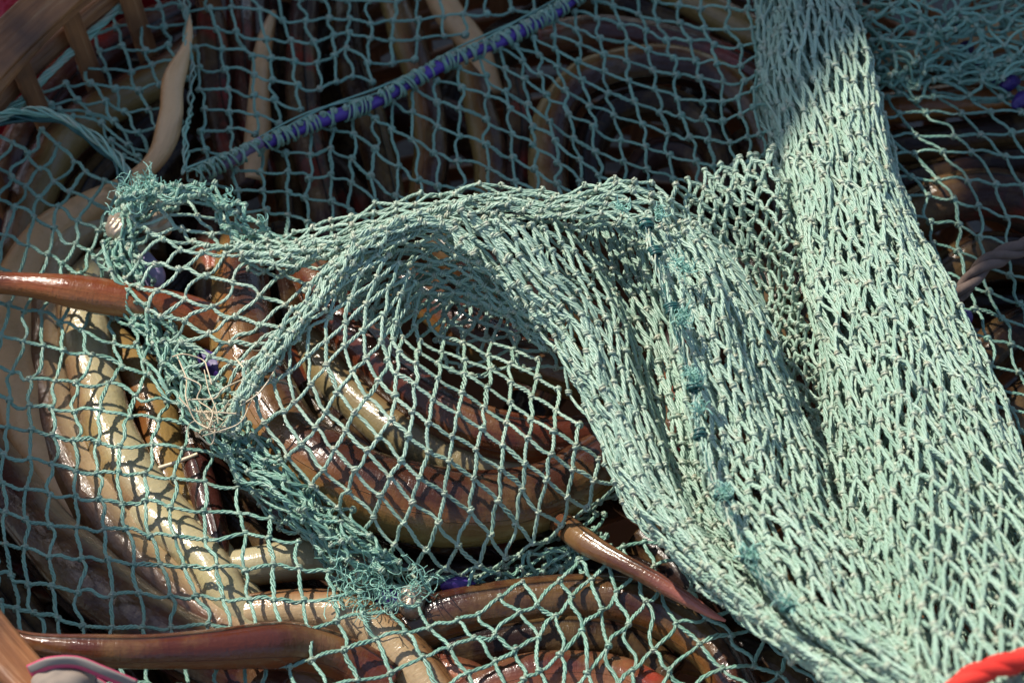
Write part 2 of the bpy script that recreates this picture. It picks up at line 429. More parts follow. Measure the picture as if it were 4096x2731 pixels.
BC = unproj(np.array([2200., 1450., .0])); BR = .287
basket = tag(empty("bamboo_basket", (BC[0], BC[1], -.17)), "round woven bamboo basket holding the eels, its brown rim showing at both left corners", "basket")
def oval(a): return 1+.17*np.clip(np.cos(a-.75), 0, 1)**1.5
def ringpts(r, z, n=160, wob=.0015, seed=0, a0=0, a1=2*np.pi):
    rr = np.random.default_rng(seed); a = np.linspace(a0, a1, n); ph = rr.uniform(0, 6.28, 3)
    dr = wob*(np.sin(5*a+ph[0])+.6*np.sin(11*a+ph[1])); dz = wob*np.sin(7*a+ph[2])
    rr_ = (r+dr)*oval(a)
    return np.stack([BC[0]+rr_*np.cos(a), BC[1]+rr_*np.sin(a), z+dz], -1), a
def sub(o, parent):
    o.parent = parent; o.matrix_parent_inverse = parent.matrix_world.inverted(); return o
bpy.context.view_layer.update()
for k, (r, z, wd, tk) in enumerate([(BR+.013, .062, .021, .008), (BR+.006, .052, .007, .005), (BR+.014, .028, .010, .005)]):
    P, a = ringpts(r, z, seed=k)
    wv = np.stack([np.cos(a)*.35, np.sin(a)*.35, np.ones_like(a)], -1) if k else np.stack([np.cos(a), np.sin(a), .5*np.ones_like(a)], -1)
    sub(strip("rim" if k < 2 else "rail", P, wv, wd, tk, m_bam), basket)
for k in range(46):
    a = 2*np.pi*(k+.3*random.random())/46
    t = np.linspace(0, 1, 14)[:, None]
    r = (BR-.075+.090*t**.6)*oval(a); z = -.16+.22*t
    P = np.concatenate([BC[0]+r*math.cos(a), BC[1]+r*math.sin(a), z], 1)
    sub(strip("stake", P, np.tile([-math.sin(a), math.cos(a), 0], (14, 1)), .011, .0035, m_bam), basket)
wv = []
for k in range(11):
    z = -.155+k*.0125; t = (z+.16)/.22; r = BR-.075+.085*t**.6+.002
    P, a = ringpts(r, z, seed=20+k); P[:, :2] += (.0025*np.sin(a*23+k*np.pi))[:, None]*np.stack([np.cos(a), np.sin(a)], -1)
    sub(strip("weave_strand", P, np.stack([0*a, 0*a, 1+0*a], -1), .011, .003, m_bam), basket)
me = bpy.data.meshes.new("base"); nn = 48
me.from_pydata([(BC[0]+(BR-.07)*oval(2*math.pi*i/nn)*math.cos(2*math.pi*i/nn), BC[1]+(BR-.07)*oval(2*math.pi*i/nn)*math.sin(2*math.pi*i/nn), -.155) for i in range(nn)], [], [list(range(nn))])
me.materials.append(m_bam); o = bpy.data.objects.new("base", me); col.objects.link(o); sub(o, basket)

# red bag behind the basket
def blob(name, c, rx, ry, rz, mat, seed=0, amp=.15, nu=48, nv=28):
    rr = np.random.default_rng(seed); u = np.linspace(0, 2*np.pi, nu, endpoint=False); v = np.linspace(0.02, np.pi-.02, nv)
    uu, vv = np.meshgrid(u, v, indexing='ij')
    D = np.stack([np.sin(vv)*np.cos(uu), np.sin(vv)*np.sin(uu), np.cos(vv)], -1)
    r = np.ones(uu.shape)
    for k in range(9):
        d = rr.normal(0, 1.6+.9*k, 3); r += amp*np.sin(D@d+rr.uniform(0, 6.28))/(1+.6*k)
    V = D*r[..., None]*[rx, ry, rz]+np.asarray(c)
    idx = np.arange(nu*nv).reshape(nu, nv); a = idx; b2 = np.roll(idx, -1, 0)
    q = np.stack([a[:, :-1], b2[:, :-1], b2[:, 1:], a[:, 1:]], -1).reshape(-1, 4).tolist()
    q.append(idx[:, 0][::-1].tolist()); q.append(idx[:, -1].tolist())
    me = bpy.data.meshes.new(name); me.from_pydata(V.reshape(-1, 3).tolist(), [], q); me.polygons.foreach_set("use_smooth", [True]*len(q))
    me.materials.append(mat); o = bpy.data.objects.new(name, me); col.objects.link(o); me.update(); return o
m_redbag, n, b = newmat("red_plastic"); b.inputs["Base Color"].default_value = (.45, .012, .025, 1); b.inputs["Roughness"].default_value = .3
tc = N_(n, "ShaderNodeTexCoord").outputs["Object"]; bump(n, b, noise(n, tc, 40, 4, .6), .9, .01)
pb = unproj(np.array([-120., -60., -.02]))
tag(blob("plastic_bag", (pb[0]-.03, pb[1]+.05, -.07), .16, .12, .11, m_redbag, 4, .2), "crumpled red plastic bag behind the basket rim, top left corner", "plastic bag")

# ------------------------------------------------------------------ eels
def eel(pts, wid, beta, mat, label, cap=10.5, n_=150, name="eel", group=None, flat=.94, asym=0., tipstart=None):
    p = np.array([[x*K, y*K, min(h, cap-w_*K*M*500)/1000.] for (x, y, h), w_ in zip(pts, wid)]); P = unproj(p)
    m = len(P); seg = np.linalg.norm(np.diff(P, axis=0), axis=1); cum = np.concatenate([[0], np.cumsum(seg)]); Ltot = cum[-1]
    tt = np.linspace(0, 1, n_)*Ltot; ti = np.interp(tt, cum, np.arange(m))
    C = catmull(P, ti); R = catmull(np.array(wid, float)[:, None], ti)[:, 0]*K*M/2
    be = np.radians(np.interp(ti, np.arange(m), np.broadcast_to(beta, (m,)).astype(float)))
    rr = np.random.default_rng(abs(hash(label)) % 99991 if False else sum(ord(c)*(i+1) for i, c in enumerate(label)) % 99991)
    # slight muscle swellings
    R = R*(1+.025*np.sin(tt*60+rr.uniform(0, 6))+.015*np.sin(tt*143+rr.uniform(0, 6)))
    R = np.maximum(R, .0006)
    T = norm(np.gradient(C, axis=0)); U = norm(np.array([0, 0, 1.])-T[:, 2:3]*T); S = np.cross(T, U)
    ns = 36; th = np.arange(ns)*2*np.pi/ns
    # dorsal keel ridge / belly groove in the cross-section
    rel = th[None]-be[:, None]
    prof = 1+.035*np.cos(2*rel)-.05*np.exp(-((np.mod(rel+2*np.pi, 2*np.pi)-np.pi)/.16)**2)
    V = C[:, None]+R[:, None, None]*prof[..., None]*(np.cos(th)[None, :, None]*U[:, None]*flat+np.sin(th)[None, :, None]*S[:, None])
    for k in range(3):
        d = rr.normal(0, 70, 3); V += norm(V-C[:, None])*(np.sin(V@d+rr.uniform(0, 6))[..., None]*.00035)
    belly = np.cos(rel)
    dors = np.sin(rel/1.0)*1.0; dors = np.where(np.cos(rel) < 0, dors, 1.0)
    skin = np.stack([R.mean()*np.cos(rel), R.mean()*np.sin(rel), np.broadcast_to(tt[:, None], rel.shape)+rr.uniform(0, 5)], -1)
    tip = np.clip(1-np.minimum(tt, Ltot-tt)/.045, 0, 1); tip = np.where(tt > Ltot/2, tip, 0)
    idx = np.arange(n_*ns).reshape(n_, ns); a, b2 = idx[:-1], idx[1:]
    q = np.stack([a, b2, np.roll(b2, -1, 1), np.roll(a, -1, 1)], -1).reshape(-1, 4).tolist()
    q.append(idx[0].tolist()); q.append(idx[-1][::-1].tolist())
    base = C.mean(0); me = bpy.data.meshes.new(name); me.from_pydata((V-base).reshape(-1, 3).tolist(), [], q)
    me.polygons.foreach_set("use_smooth", [True]*len(q))
    for nm, arr in (("belly", belly), ("dorsal", dors), ("tip", np.broadcast_to(tip[:, None], rel.shape))):
        at = me.attributes.new(nm, 'FLOAT', 'POINT'); at.data.foreach_set("value", arr.astype(np.float32).ravel())
    at = me.attributes.new("skin", 'FLOAT_VECTOR', 'POINT'); at.data.foreach_set("vector", skin.astype(np.float32).ravel())
    me.materials.append(mat); o = bpy.data.objects.new(name, me); col.objects.link(o); o.location = base; me.update()
    tag(o, label, "eel", group or "eels heaped in the basket")
    return o

EE = [
 # (points, widths, belly direction, material, label)
 ([(560,520,-6),(550,640,4),(560,780,10),(592,900,13),(655,1010,14),(758,1085,13),(885,1138,12),(1020,1166,11),(1165,1163,9),(1290,1120,6),(1385,1050,-2),(1480,980,-6)], [110,130,150,165,172,178,180,176,164,150,135,115], [118,118,118,120,122,125,130,140,150,160,170,175], e_brown, "thick dark brown eel with mottled olive underside curving under the diamond mesh pocket"),
 ([(680,760,-8),(760,850,-4),(830,925,-2),(930,1000,-2),(1060,1060,-4),(1200,1080,-6),(1320,1050,-8)], [100,112,118,115,110,105,100], 62, e_olive, "olive bellied eel lying inside the curve of the thick eel in the pocket"),
 ([(700,600,4),(775,720,9),(860,820,11),(950,900,11),(1060,970,10),(1200,1010,7),(1350,1000,2)], [100,115,120,120,118,115,110], 165, e_maho, "glossy red brown eel innermost in the mesh pocket with wet highlights"),
 ([(930,650,0),(1050,738,4),(1160,800,4),(1290,845,2),(1420,900,-6)], [110,120,125,125,115], 150, e_brown, "chestnut brown eel seen through the hole of the net fold"),
 ([(1000,560,0),(1120,640,2),(1240,700,0),(1380,760,-6)], [110,120,120,120], 150, e_dark, "dark eel lying behind the chestnut brown eel inside the net fold"),
 ([(640,540,-16),(652,700,-12),(690,850,-12),(770,980,-14),(900,1080,-16)], [105,110,112,112,110], 190, e_dark, "dark brown eel between the thick eel and the red brown eel"),
 ([(505,480,-12),(492,600,-6),(498,720,-6),(515,860,-8),(560,1000,-12)], [95,100,102,104,100], 170, e_purp, "purple brown eel running down behind the large diamond meshes"),
 ([(-80,645,26),(60,653,27),(170,668,27),(300,690,23),(420,722,15),(540,770,6),(640,830,-6),(720,920,-16)], [34,60,78,90,100,106,110,110], 128, e_cinn, "cinnamon tail lying out over the net from the left edge"),
 ([(-25,1415,34),(30,1458,38),(120,1484,40),(300,1498,36),(480,1492,28),(600,1484,20),(700,1488,8),(800,1515,0),(900,1580,-6)], [14,30,50,72,84,94,102,108,110], [170,170,165,160,155,150,150,150,150], e_maho, "red brown tail with a dark line lying over the net at lower left"),
 ([(436,30,22),(430,100,24),(398,190,24),(392,270,20),(362,360,14),(292,425,6),(205,478,-2),(115,540,-6),(50,640,-10),(28,760,-12),(38,900,-12),(80,1040,-14),(155,1170,-16),(250,1290,-20)], [8,28,52,58,60,66,86,108,122,126,122,112,100,90], -30, e_tan, "pale tan tail bending up out of the pile at upper left"),
 ([(330,600,-22),(230,620,-14),(185,690,-9),(196,790,-7),(222,900,-6),(268,1040,-6),(338,1150,-6),(425,1235,-8),(500,1310,-10),(560,1400,-16)], [100,110,116,122,128,130,126,120,112,100], -52, e_cream, "cream bellied eel curving down through the sunlit meshes at left"),
 ([(270,480,-10),(160,545,-8),(105,650,-12),(100,800,-14),(124,950,-12),(180,1090,-11),(262,1215,-10),(365,1330,-9),(500,1435,-9),(640,1520,-12),(760,1600,-18)], [90,100,108,110,112,116,120,122,122,120,115], -75, e_red2, "brown eel with a pale edge just outside the cream bellied eel"),
 ([(215,760,-30),(300,850,-20),(356,950,-18),(380,1080,-18),(430,1190,-20),(500,1260,-26)], [110,115,120,118,115,110], -50, e_brown, "olive brown eel just inside the cream bellied eel"),
 ([(330,860,-32),(420,950,-26),(470,1070,-24),(520,1180,-26),(620,1260,-30)], [120,125,125,120,115], 170, e_dark, "dark eel under the crumpled net edge at left centre"),
 ([(-60,1020,-14),(30,1140,-7),(125,1255,-4),(245,1370,-3),(375,1455,-4),(520,1530,-6),(650,1600,-10)], [140,150,154,156,152,146,140], -105, e_mar, "wide glossy maroon eel in the shaded lower left corner"),
 ([(-120,1200,-16),(-20,1350,-12),(80,1470,-10),(200,1570,-12)], [130,136,136,130], 180, e_dark, "dark eel against the basket side at lower left"),
 ([(455,1300,-16),(560,1302,-8),(650,1290,-7),(740,1285,-10),(840,1320,-16)], [70,88,90,86,80], 10, e_cream, "short stretch of cream eel lying level below the crumpled net edge"),
 ([(300,1120,-14),(352,1190,-6),(420,1240,-3),(478,1300,-2),(530,1380,-3),(590,1450,-8)], [90,104,112,112,104,96], 10, e_cream, "yellowish white eel belly bending toward the lower left shade"),
 ([(440,1040,-6),(472,1140,-3),(500,1240,-1),(512,1335,-3)], [64,66,54,9], 180, e_mar, "pointed maroon tail tip pointing down onto a cream eel"),
 ([(500,1420,-8),(580,1408,-4),(700,1402,-2),(800,1412,-1),(875,1452,-2),(940,1512,-4),(1010,1600,-8)], [78,90,96,100,104,104,104], 60, e_red2, "tan eel bending down behind the diamond meshes at lower centre"),
 ([(860,1520,-14),(950,1448,-6),(1060,1408,-2),(1180,1388,0),(1320,1378,2),(1450,1388,2),(1560,1428,1),(1645,1500,0),(1700,1600,-4)], [100,110,116,120,120,118,116,112,110], 162, e_brown, "brown eel with a dark back line arching across the bottom centre"),
 ([(1000,1640,-6),(1140,1575,2),(1290,1548,5),(1420,1558,4),(1530,1610,0)], [90,98,104,100,94], 120, e_red, "red brown eel along the bottom edge below the arching brown eel"),
 ([(880,1440,-20),(960,1520,-14),(1060,1560,-12),(1180,1630,-14)], [90,95,95,95], 80, e_red, "dull pinkish brown eel between the tan eel and the bottom edge"),
 ([(1150,1060,-14),(1235,1150,-4),(1295,1205,8),(1350,1248,17),(1430,1292,22),(1510,1335,23),(1580,1377,23),(1635,1410,22),(1667,1425,21)], [70,66,60,54,50,44,33,20,7], 170, e_tip, "slender brown tail with a pink tip lying over the net below the folds"),
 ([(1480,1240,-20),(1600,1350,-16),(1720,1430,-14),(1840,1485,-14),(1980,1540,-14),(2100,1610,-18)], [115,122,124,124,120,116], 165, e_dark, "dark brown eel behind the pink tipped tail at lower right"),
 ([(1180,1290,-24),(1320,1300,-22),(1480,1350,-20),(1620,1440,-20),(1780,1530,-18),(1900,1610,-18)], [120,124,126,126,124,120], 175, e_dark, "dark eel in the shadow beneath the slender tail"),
 ([(470,-60,-10),(486,80,-8),(498,220,-10),(522,330,-12),(570,440,-16)], [74,78,80,80,78], 160, e_purp, "purple brown eel running up beside the pale tan tail"),
 ([(628,30,-12),(606,110,-4),(596,200,-4),(592,300,-6),(580,420,-12)], [14,50,62,64,60], 20, e_tan, "blunt tan tail among the purple eels at the top"),
 ([(548,-60,-22),(556,100,-18),(570,260,-20),(610,420,-24)], [80,84,84,84], 170, e_red, "reddish eel beside the blunt tan tail at the top"),
 ([(705,-60,-12),(692,120,-8),(700,290,-9),(735,440,-12),(770,580,-16)], [76,80,84,86,84], 165, e_purp, "dark purple eel below the seam at upper centre"),
 ([(640,-60,-26),(640,140,-24),(655,330,-24),(680,520,-26)], [80,84,84,84], 180, e_dark, "dark eel left of the dark purple eel at the top"),
 ([(792,-60,-16),(802,120,-12),(850,290,-13),(885,440,-14),(900,560,-18)], [82,86,90,88,86], 155, e_dark, "dark brown eel crossing the purple cord at upper centre"),
 ([(888,-60,-14),(925,60,-12),(968,190,-14),(990,330,-16),(975,470,-18)], [80,84,88,88,86], 110, e_brown, "brown eel beneath the purple cord near the middle of the top"),
 ([(985,-60,-10),(1030,30,-8),(1090,110,-12),(1130,220,-18)], [70,76,80,78], 10, e_tan, "short tan eel above the purple cord"),
 ([(1078,90,-20),(1100,240,-16),(1126,360,-16),(1130,480,-20)], [84,88,90,86], 100, e_brown, "dull brown eel left of the arched eel"),
 ([(1180,180,-22),(1196,300,-18),(1186,420,-18),(1170,520,-22)], [80,84,84,80], 180, e_purp, "dark violet brown eel touching the arched eel"),
 ([(1262,480,-12),(1258,340,-6),(1284,245,-4),(1350,182,-3),(1450,150,-4),(1560,152,-6),(1662,192,-9),(1742,268,-12),(1790,390,-16)], [96,100,102,104,104,102,100,98,96], -95, e_brown, "orange edged eel arched like a hoop behind the front fold"),
 ([(1350,480,-16),(1350,350,-12),(1394,272,-11),(1480,240,-12),(1580,262,-14),(1650,340,-16),(1680,450,-18)], [90,94,94,94,94,92,90], 170, e_dark, "dark eel nested inside the arched eel"),
 ([(1440,430,-24),(1500,360,-22),(1580,360,-22),(1640,440,-26)], [84,84,84,84], 175, e_purp, "dark eel deepest inside the arched eel"),
 ([(1460,-60,-12),(1580,-5,-9),(1700,60,-9),(1800,110,-10),(1900,190,-14)], [86,90,92,90,88], 60, e_brown, "olive and mauve eel at the top left of the gathered neck"),
 ([(1240,90,-14),(1360,74,-10),(1500,90,-11),(1640,130,-12),(1760,190,-14)], [84,88,90,90,86], 175, e_red, "brown eel above the arched eel"),
 ([(1200,-40,-20),(1330,-20,-18),(1450,20,-18),(1560,60,-20)], [84,88,88,88], 175, e_dark, "dark eel at the top right of the purple cord"),
 ([(1700,330,-24),(1780,420,-20),(1830,540,-20),(1860,700,-22)], [100,110,110,110], 170, e_dark, "dark eel under the left side of the gathered neck"),
 ([(1500,520,-24),(1620,560,-22),(1750,640,-22),(1850,800,-24)], [110,120,120,120], 170, e_dark, "dark eel in the hollow between fold and neck"),
 ([(450,110,-14),(384,166,-9),(300,212,-6),(215,262,-4),(138,330,-4),(86,420,-6),(58,520,-10),(40,640,-20)], [90,104,110,112,112,112,110,104], -80, e_brown, "olive brown eel arched across the top left below the rim"),
 ([(440,20,-16),(320,72,-10),(215,135,-7),(120,220,-6),(48,330,-8),(0,450,-12)], [100,108,112,114,112,108], 140, e_red, "reddish brown eel outermost along the top left rim"),
 ([(420,230,-20),(340,292,-16),(268,360,-14),(200,440,-14),(150,540,-18)], [90,96,100,100,96], 170, e_dark, "dark eel inside the olive brown arch at top left"),
 ([(430,330,-26),(360,400,-22),(330,480,-22),(340,600,-24)], [90,96,96,96], 170, e_dark, "dark eel below the bend of the pale tan tail"),
 ([(2000,255,-12),(2110,240,-6),(2230,226,-5),(2360,208,-6),(2480,190,-8)], [78,84,84,82,80], 100, e_cinn, "orange brown eel right of the neck near the top"),
 ([(2010,150,-14),(2100,130,-8),(2220,100,-8),(2400,70,-10)], [80,84,84,80], 20, e_tan, "tan eel showing through the tangled meshes at top right"),
 ([(2010,345,-16),(2140,328,-12),(2280,305,-12),(2480,285,-14)], [88,92,94,92], 150, e_dark, "dark brown eel right of the neck under the orange brown eel"),
 ([(2060,520,-16),(2170,462,-8),(2290,450,-8),(2420,500,-12)], [120,132,136,130], 165, e_purp, "wide dark grey brown eel right of the neck at mid height"),
 ([(2120,680,-20),(2230,600,-14),(2360,590,-14),(2480,620,-18)], [110,120,120,120], 165, e_dark, "dark eel under the grey rope on the right"),
 ([(2200,900,-20),(2290,800,-16),(2400,740,-16),(2500,720,-18)], [110,120,120,120], 165, e_dark, "dark eel just below the grey rope on the right"),
 ([(2240,1100,-22),(2310,980,-18),(2400,900,-18),(2500,860,-20)], [110,118,118,115], 150, e_dark, "dark eel beside the neck at the lower right edge"),
 ([(2060,430,-20),(2200,392,-18),(2340,372,-18),(2480,380,-20)], [90,95,95,90], 170, e_dark, "thin dark eel above the wide grey brown eel"),
 ([(1020,1500,-12),(1150,1478,-9),(1300,1462,-8),(1440,1482,-10),(1540,1560,-14)], [104,110,112,110,104], 170, e_dark, "dark brown eel between the arching brown eel and the red brown eel below it"),
 ([(1560,1480,-22),(1700,1520,-22),(1850,1600,-22),(1980,1700,-24)], [120,124,124,120], 170, e_dark, "dark eel at the bottom edge just left of the gathered neck"),
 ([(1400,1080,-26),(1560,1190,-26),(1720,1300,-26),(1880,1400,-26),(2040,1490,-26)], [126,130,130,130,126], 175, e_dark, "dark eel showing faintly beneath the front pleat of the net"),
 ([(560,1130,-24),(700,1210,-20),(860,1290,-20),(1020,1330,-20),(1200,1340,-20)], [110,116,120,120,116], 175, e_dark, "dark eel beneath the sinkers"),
]
OVER = ("slender brown tail", "lying out over", "lying over the net", "pale tan tail bending")
for pts, wid, be, mt, lb in EE:
    cp = 999 if any(k in lb for k in OVER) else 33 if ("pocket" in lb or "mesh pocket" in lb or "chestnut brown eel seen" in lb) else 10.5
    eel(pts, wid, be, mt, lb, cap=cp)
# deep layer of eels
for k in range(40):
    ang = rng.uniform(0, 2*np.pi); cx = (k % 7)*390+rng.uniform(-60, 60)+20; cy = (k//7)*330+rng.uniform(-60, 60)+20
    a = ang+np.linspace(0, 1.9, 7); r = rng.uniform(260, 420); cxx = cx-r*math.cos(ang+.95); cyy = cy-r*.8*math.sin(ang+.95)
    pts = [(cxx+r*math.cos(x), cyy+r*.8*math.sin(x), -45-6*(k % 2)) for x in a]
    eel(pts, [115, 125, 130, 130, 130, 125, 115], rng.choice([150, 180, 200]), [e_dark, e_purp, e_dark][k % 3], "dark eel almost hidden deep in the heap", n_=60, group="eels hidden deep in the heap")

# ------------------------------------------------------------------ the fishing net
netobj = tag(empty("fishing_net", (0, 0, 0)), "pale teal knotted fishing net spread over the eels, gathered into a thick neck", "fishing net")
def finish(buf, name, mat=None): return buf.build(name, mat or m_net, netobj)

# --- sheet over the left and the bottom
L = []
L += Z(0, 900, .638, [(0,0,140,725),(1,0,270,760),(2,0,405,790),(3,0,570,820),(4,0,770,890),(0,1,85,920),(1,1,200,960),(2,1,350,985),(3,1,490,990),(4,1,660,985),(5,1,850,1060),
  (0,2,65,1110),(1,2,200,1140),(2,2,325,1150),(3,2,455,1170),(4,2,625,1160),(5,2,820,1195),(6,2,1010,1215),(0,3,45,1280),(1,3,195,1295),(2,3,325,1320),(3,3,455,1345),(4,3,600,1355),(5,3,760,1370),(6,3,955,1370),(7,3,1150,1400),
  (0,4,35,1450),(1,4,195,1465),(2,4,325,1505),(3,4,480,1530),(4,4,605,1545),(0,-1,160,545),(1,-1,258,550),(2,-1,370,615),(3,-1,510,670),(4,-1,700,740),(0,-2,230,380),(1,-2,340,410),(2,-2,480,480),(0,-3,290,190),(1,-3,385,245),(2,-3,500,300)], .006)
L += Z(0, 0, .638, [(0,-4,350,1420),(1,-4,465,1520),(-2,-5,130,1160),(-1,-5,230,1225),(0,-5,350,1290),(-4,-6,55,890),(-3,-6,165,965),(-2,-6,245,1050),(-1,-7,455,1000),(-2,-7,355,890),(0,-6,440,1190)], .006)
L += Z(0, 1731, .638, [(5,4,745,245),(6,4,915,250),(7,4,1105,275),(8,4,1300,305),(0,5,25,330),(1,5,175,360),(2,5,320,385),(3,5,470,405),(4,5,630,420),(5,5,770,445),(6,5,930,445),(7,5,1090,465),(8,5,1290,490),(9,5,1500,520),(10,5,1700,540),
  (1,6,170,545),(2,6,320,590),(3,6,480,600),(4,6,670,600),(5,6,810,610),(6,6,965,640),(7,6,1110,650),(8,6,1290,680),(9,6,1530,640),(10,6,1680,670),
  (1,7,150,740),(2,7,320,760),(3,7,505,790),(4,7,690,790),(5,7,860,815),(6,7,1030,820),(7,7,1180,840),(8,7,1345,860),(9,7,1530,885),(10,7,1710,840),(11,7,1880,860),
  (0,8,70,910),(1,8,180,945),(2,8,340,970),(3,8,500,1000),(4,8,700,1005),(5,8,905,995),(6,8,1070,1020),(7,8,1230,1040),(8,8,1390,1050),(9,8,1560,1070),(10,8,1730,1055),(11,8,1910,1040),(12,8,2110,1030),
  (2,9,370,1160),(3,9,530,1195),(4,9,710,1210),(5,9,905,1220),(6,9,1095,1220),(7,9,1290,1220),(8,9,1465,1235),(10,9,1755,1280),(11,9,1940,1240),(12,9,2130,1180),(10,10,1805,1460),(11,10,1980,1430),(12,10,2185,1365)], .006)
L += Z(1300, 1731, .638, [(13,9,270,1140),(13,10,345,1295),(14,10,505,1245),(15,10,665,1215),(12,11,225,1540),(13,11,430,1500),(14,11,610,1410),(15,11,780,1345),(16,11,930,1280),(17,11,1060,1250),(15,12,905,1500),(16,12,1065,1420),(17,12,1190,1345),(18,12,1335,1270),(19,12,1450,1160),(20,12,1560,1030),(21,12,1670,920),
  (18,13,1355,1480),(19,13,1480,1380),(20,13,1610,1245),(21,13,1730,1115),(22,13,1820,990),(20,14,1650,1500),(21,14,1785,1350),(22,14,1900,1200),(23,14,2010,1060),(22,15,1920,1500),(23,15,2050,1365),(24,15,2150,1195),(18,11,1210,1110),(19,11,1330,1060)], .010)
L += Z(2700, 1731, .638, [(24,15,20,1200),(25,15,185,1160),(24,16,130,1330),(25,16,350,1270),(24,17,290,1470),(25,17,490,1450),(26,17,545,1290),(25,18,650,1520),(26,18,720,1390),(27,18,890,1470)], .010)
FL = tps_surface([p[:4]+(.014,) for p in L], lam=.02, amp=.0006, seed=3)
clipL = [(-600, 470), (30, 470), (260, 520), (470, 680), (520, 800), (480, 950), (640, 1150), (720, 1400), (900, 1750), (1150, 2050), (1400, 2330), (1700, 2420), (2000, 2340), (2300, 2200), (2560, 2080), (3000, 2400), (3700, 2900), (3700, 3300), (-600, 3300)]
bf = Buf()
net(bf, FL, 'sq', -14, 34, -16, 26, clip=clipL, slack=1.25, jit=.0005)
# --- sheet at the top left below the rim
P0 = Z(0, 0, .5102, [(0,0,625,520),(0,1,710,645),(0,2,815,800),(0,3,910,950),(0,4,1010,1140),(0,-1,575,425),(1,0,830,545),(1,1,905,695),(1,2,980,880),(1,3,1090,1045),(1,-1,790,395),(1,-2,730,280),(2,0,1030,545),(2,1,1080,710),(2,2,1165,870),(2,3,1250,1000),(2,-1,940,375),(2,-2,895,240),(2,-3,880,120),
   (3,0,1185,500),(3,1,1270,660),(3,-1,1150,375),(3,-2,1110,200),(3,-3,1075,90),(4,-1,1330,330),(4,-2,1300,185),(4,-3,1240,50),(4,0,1390,480),(-1,0,430,560),(-1,1,510,645),(-1,2,610,770),(-1,3,700,890),(-1,4,790,960),(-2,1,320,720),(-2,2,385,800),(-2,3,470,850)], .012)
net(bf, tps_surface(P0, amp=.0006, seed=5), 'sq', -6, 6, -7, 8, clip=[(-300, 560), (60, 440), (300, 230), (520, -200), (760, -300), (770, 200), (770, 470), (720, 560), (560, 720), (420, 560), (250, 480), (0, 470)], slack=1.1, tw=TW*.86, knot=1.35)
# --- sheet above the purple cord
T1 = Z(0, 0, .638, [(0,0,1340,190),(1,0,1490,185),(2,0,1670,235),(3,0,1810,250),(4,0,1960,270),(0,1,1375,300),(1,1,1560,340),(2,1,1690,360),(3,1,1840,390),(0,2,1400,430),(1,2,1570,460),(2,2,1710,500),(3,2,1870,550),(4,2,2020,580),(0,3,1420,550),(1,3,1600,580),(2,3,1720,620),(3,3,1880,680),
   (0,-1,1320,50),(1,-1,1460,60),(2,-1,1620,65),(3,-1,1770,115),(4,-1,1910,130),(-1,0,1200,180),(-1,1,1220,300),(-1,2,1240,420),(-1,3,1260,560),(-1,-1,1180,60),(-1,4,1290,690),(0,4,1440,690),(1,4,1600,720),(0,5,1440,810),(-1,5,1290,810),(6,0,2183,215),(7,0,2320,265),(8,0,2460,255),(9,0,2620,235),(6,-1,2180,110),(7,-1,2318,150),(8,-1,2470,125),(6,1,2175,320),(7,1,2310,400)], .012)
net(bf, tps_surface(T1, amp=.0007, seed=6), 'sq', -3, 16, -6, 10, clip=[(745, -400), (2330, -400), (2250, 0), (1900, 170), (1500, 330), (1200, 470), (950, 620), (800, 700), (730, 640)], slack=1.1, tw=TW*.86, knot=1.35)
# --- sheet below the purple cord up to the neck
T2 = Z(1300, 0, .638, [(0,0,850,560),(1,0,1015,610),(1,1,1005,745),(1,2,1010,910),(1,3,1015,1080),(0,1,840,690),(0,2,850,860),(0,3,830,1010),(2,1,1170,835),(2,0,1160,690),(3,0,1310,795),(3,1,1310,920),(3,-1,1270,665),(4,0,1450,885),(4,-1,1410,750),(4,-2,1400,610),(4,-3,1360,480),(5,-1,1570,860),(5,0,1590,1000),(5,-2,1530,710),(5,-3,1510,570),
   (6,0,1730,1080),(6,-1,1710,940),(6,-2,1700,800),(6,-3,1660,665),(6,-4,1610,500),(6,-5,1600,390),(7,-2,1860,870),(7,-3,1810,715),(7,-4,1790,580),(7,-5,1755,450),(7,-6,1750,345),(8,-3,1990,780),(8,-4,1930,630),(8,-5,1910,500),(8,-6,1900,370),(-1,0,700,500),(-1,1,710,640),(-1,2,700,800),(-1,3,680,960),(-2,1,570,550),(-2,2,555,700),(-2,3,550,860),
   (-3,4,460,1050),(-4,4,320,940),(-5,4,190,850),(-5,5,190,1010),(-4,5,300,1100),(-2,4,600,1130),(-7,5,-100,960),(-7,6,-98,1110),(-7,7,-108,1240),(-8,6,-240,1070),(-9,6,-398,1080),(-8,7,-238,1200),(-6,5,35,930),(-6,6,40,1080),(-6,4,45,810)], .012)
T2 += Z(2700, 0, .638, [(9,-4,-100,690,.012),(10,-4,35,720,.014),(11,-4,180,750,.018),(12,-4,290,765,.022),(13,-4,400,745,.026),(14,-4,480,690,.032),(10,-5,20,610,.014),(11,-5,165,635,.017),(12,-5,285,640,.02),(13,-5,385,620,.026),(11,-6,160,490,.016),(12,-6,290,510,.02),(13,-6,420,490,.026),(10,-6,20,480,.013),(11,-7,125,375,.016),(12,-7,260,400,.02),(13,-7,415,390,.026),(14,-7,530,340,.032),
   (11,-8,90,265,.015),(12,-8,240,280,.018),(13,-8,400,285,.025),(11,-9,40,160,.014),(12,-9,180,180,.017),(13,-9,330,175,.022),(14,-9,470,180,.028),(12,-10,170,60,.017),(13,-10,330,65,.02),(10,-3,85,880,.014),(11,-3,200,900,.018),(12,-3,330,900,.022)])
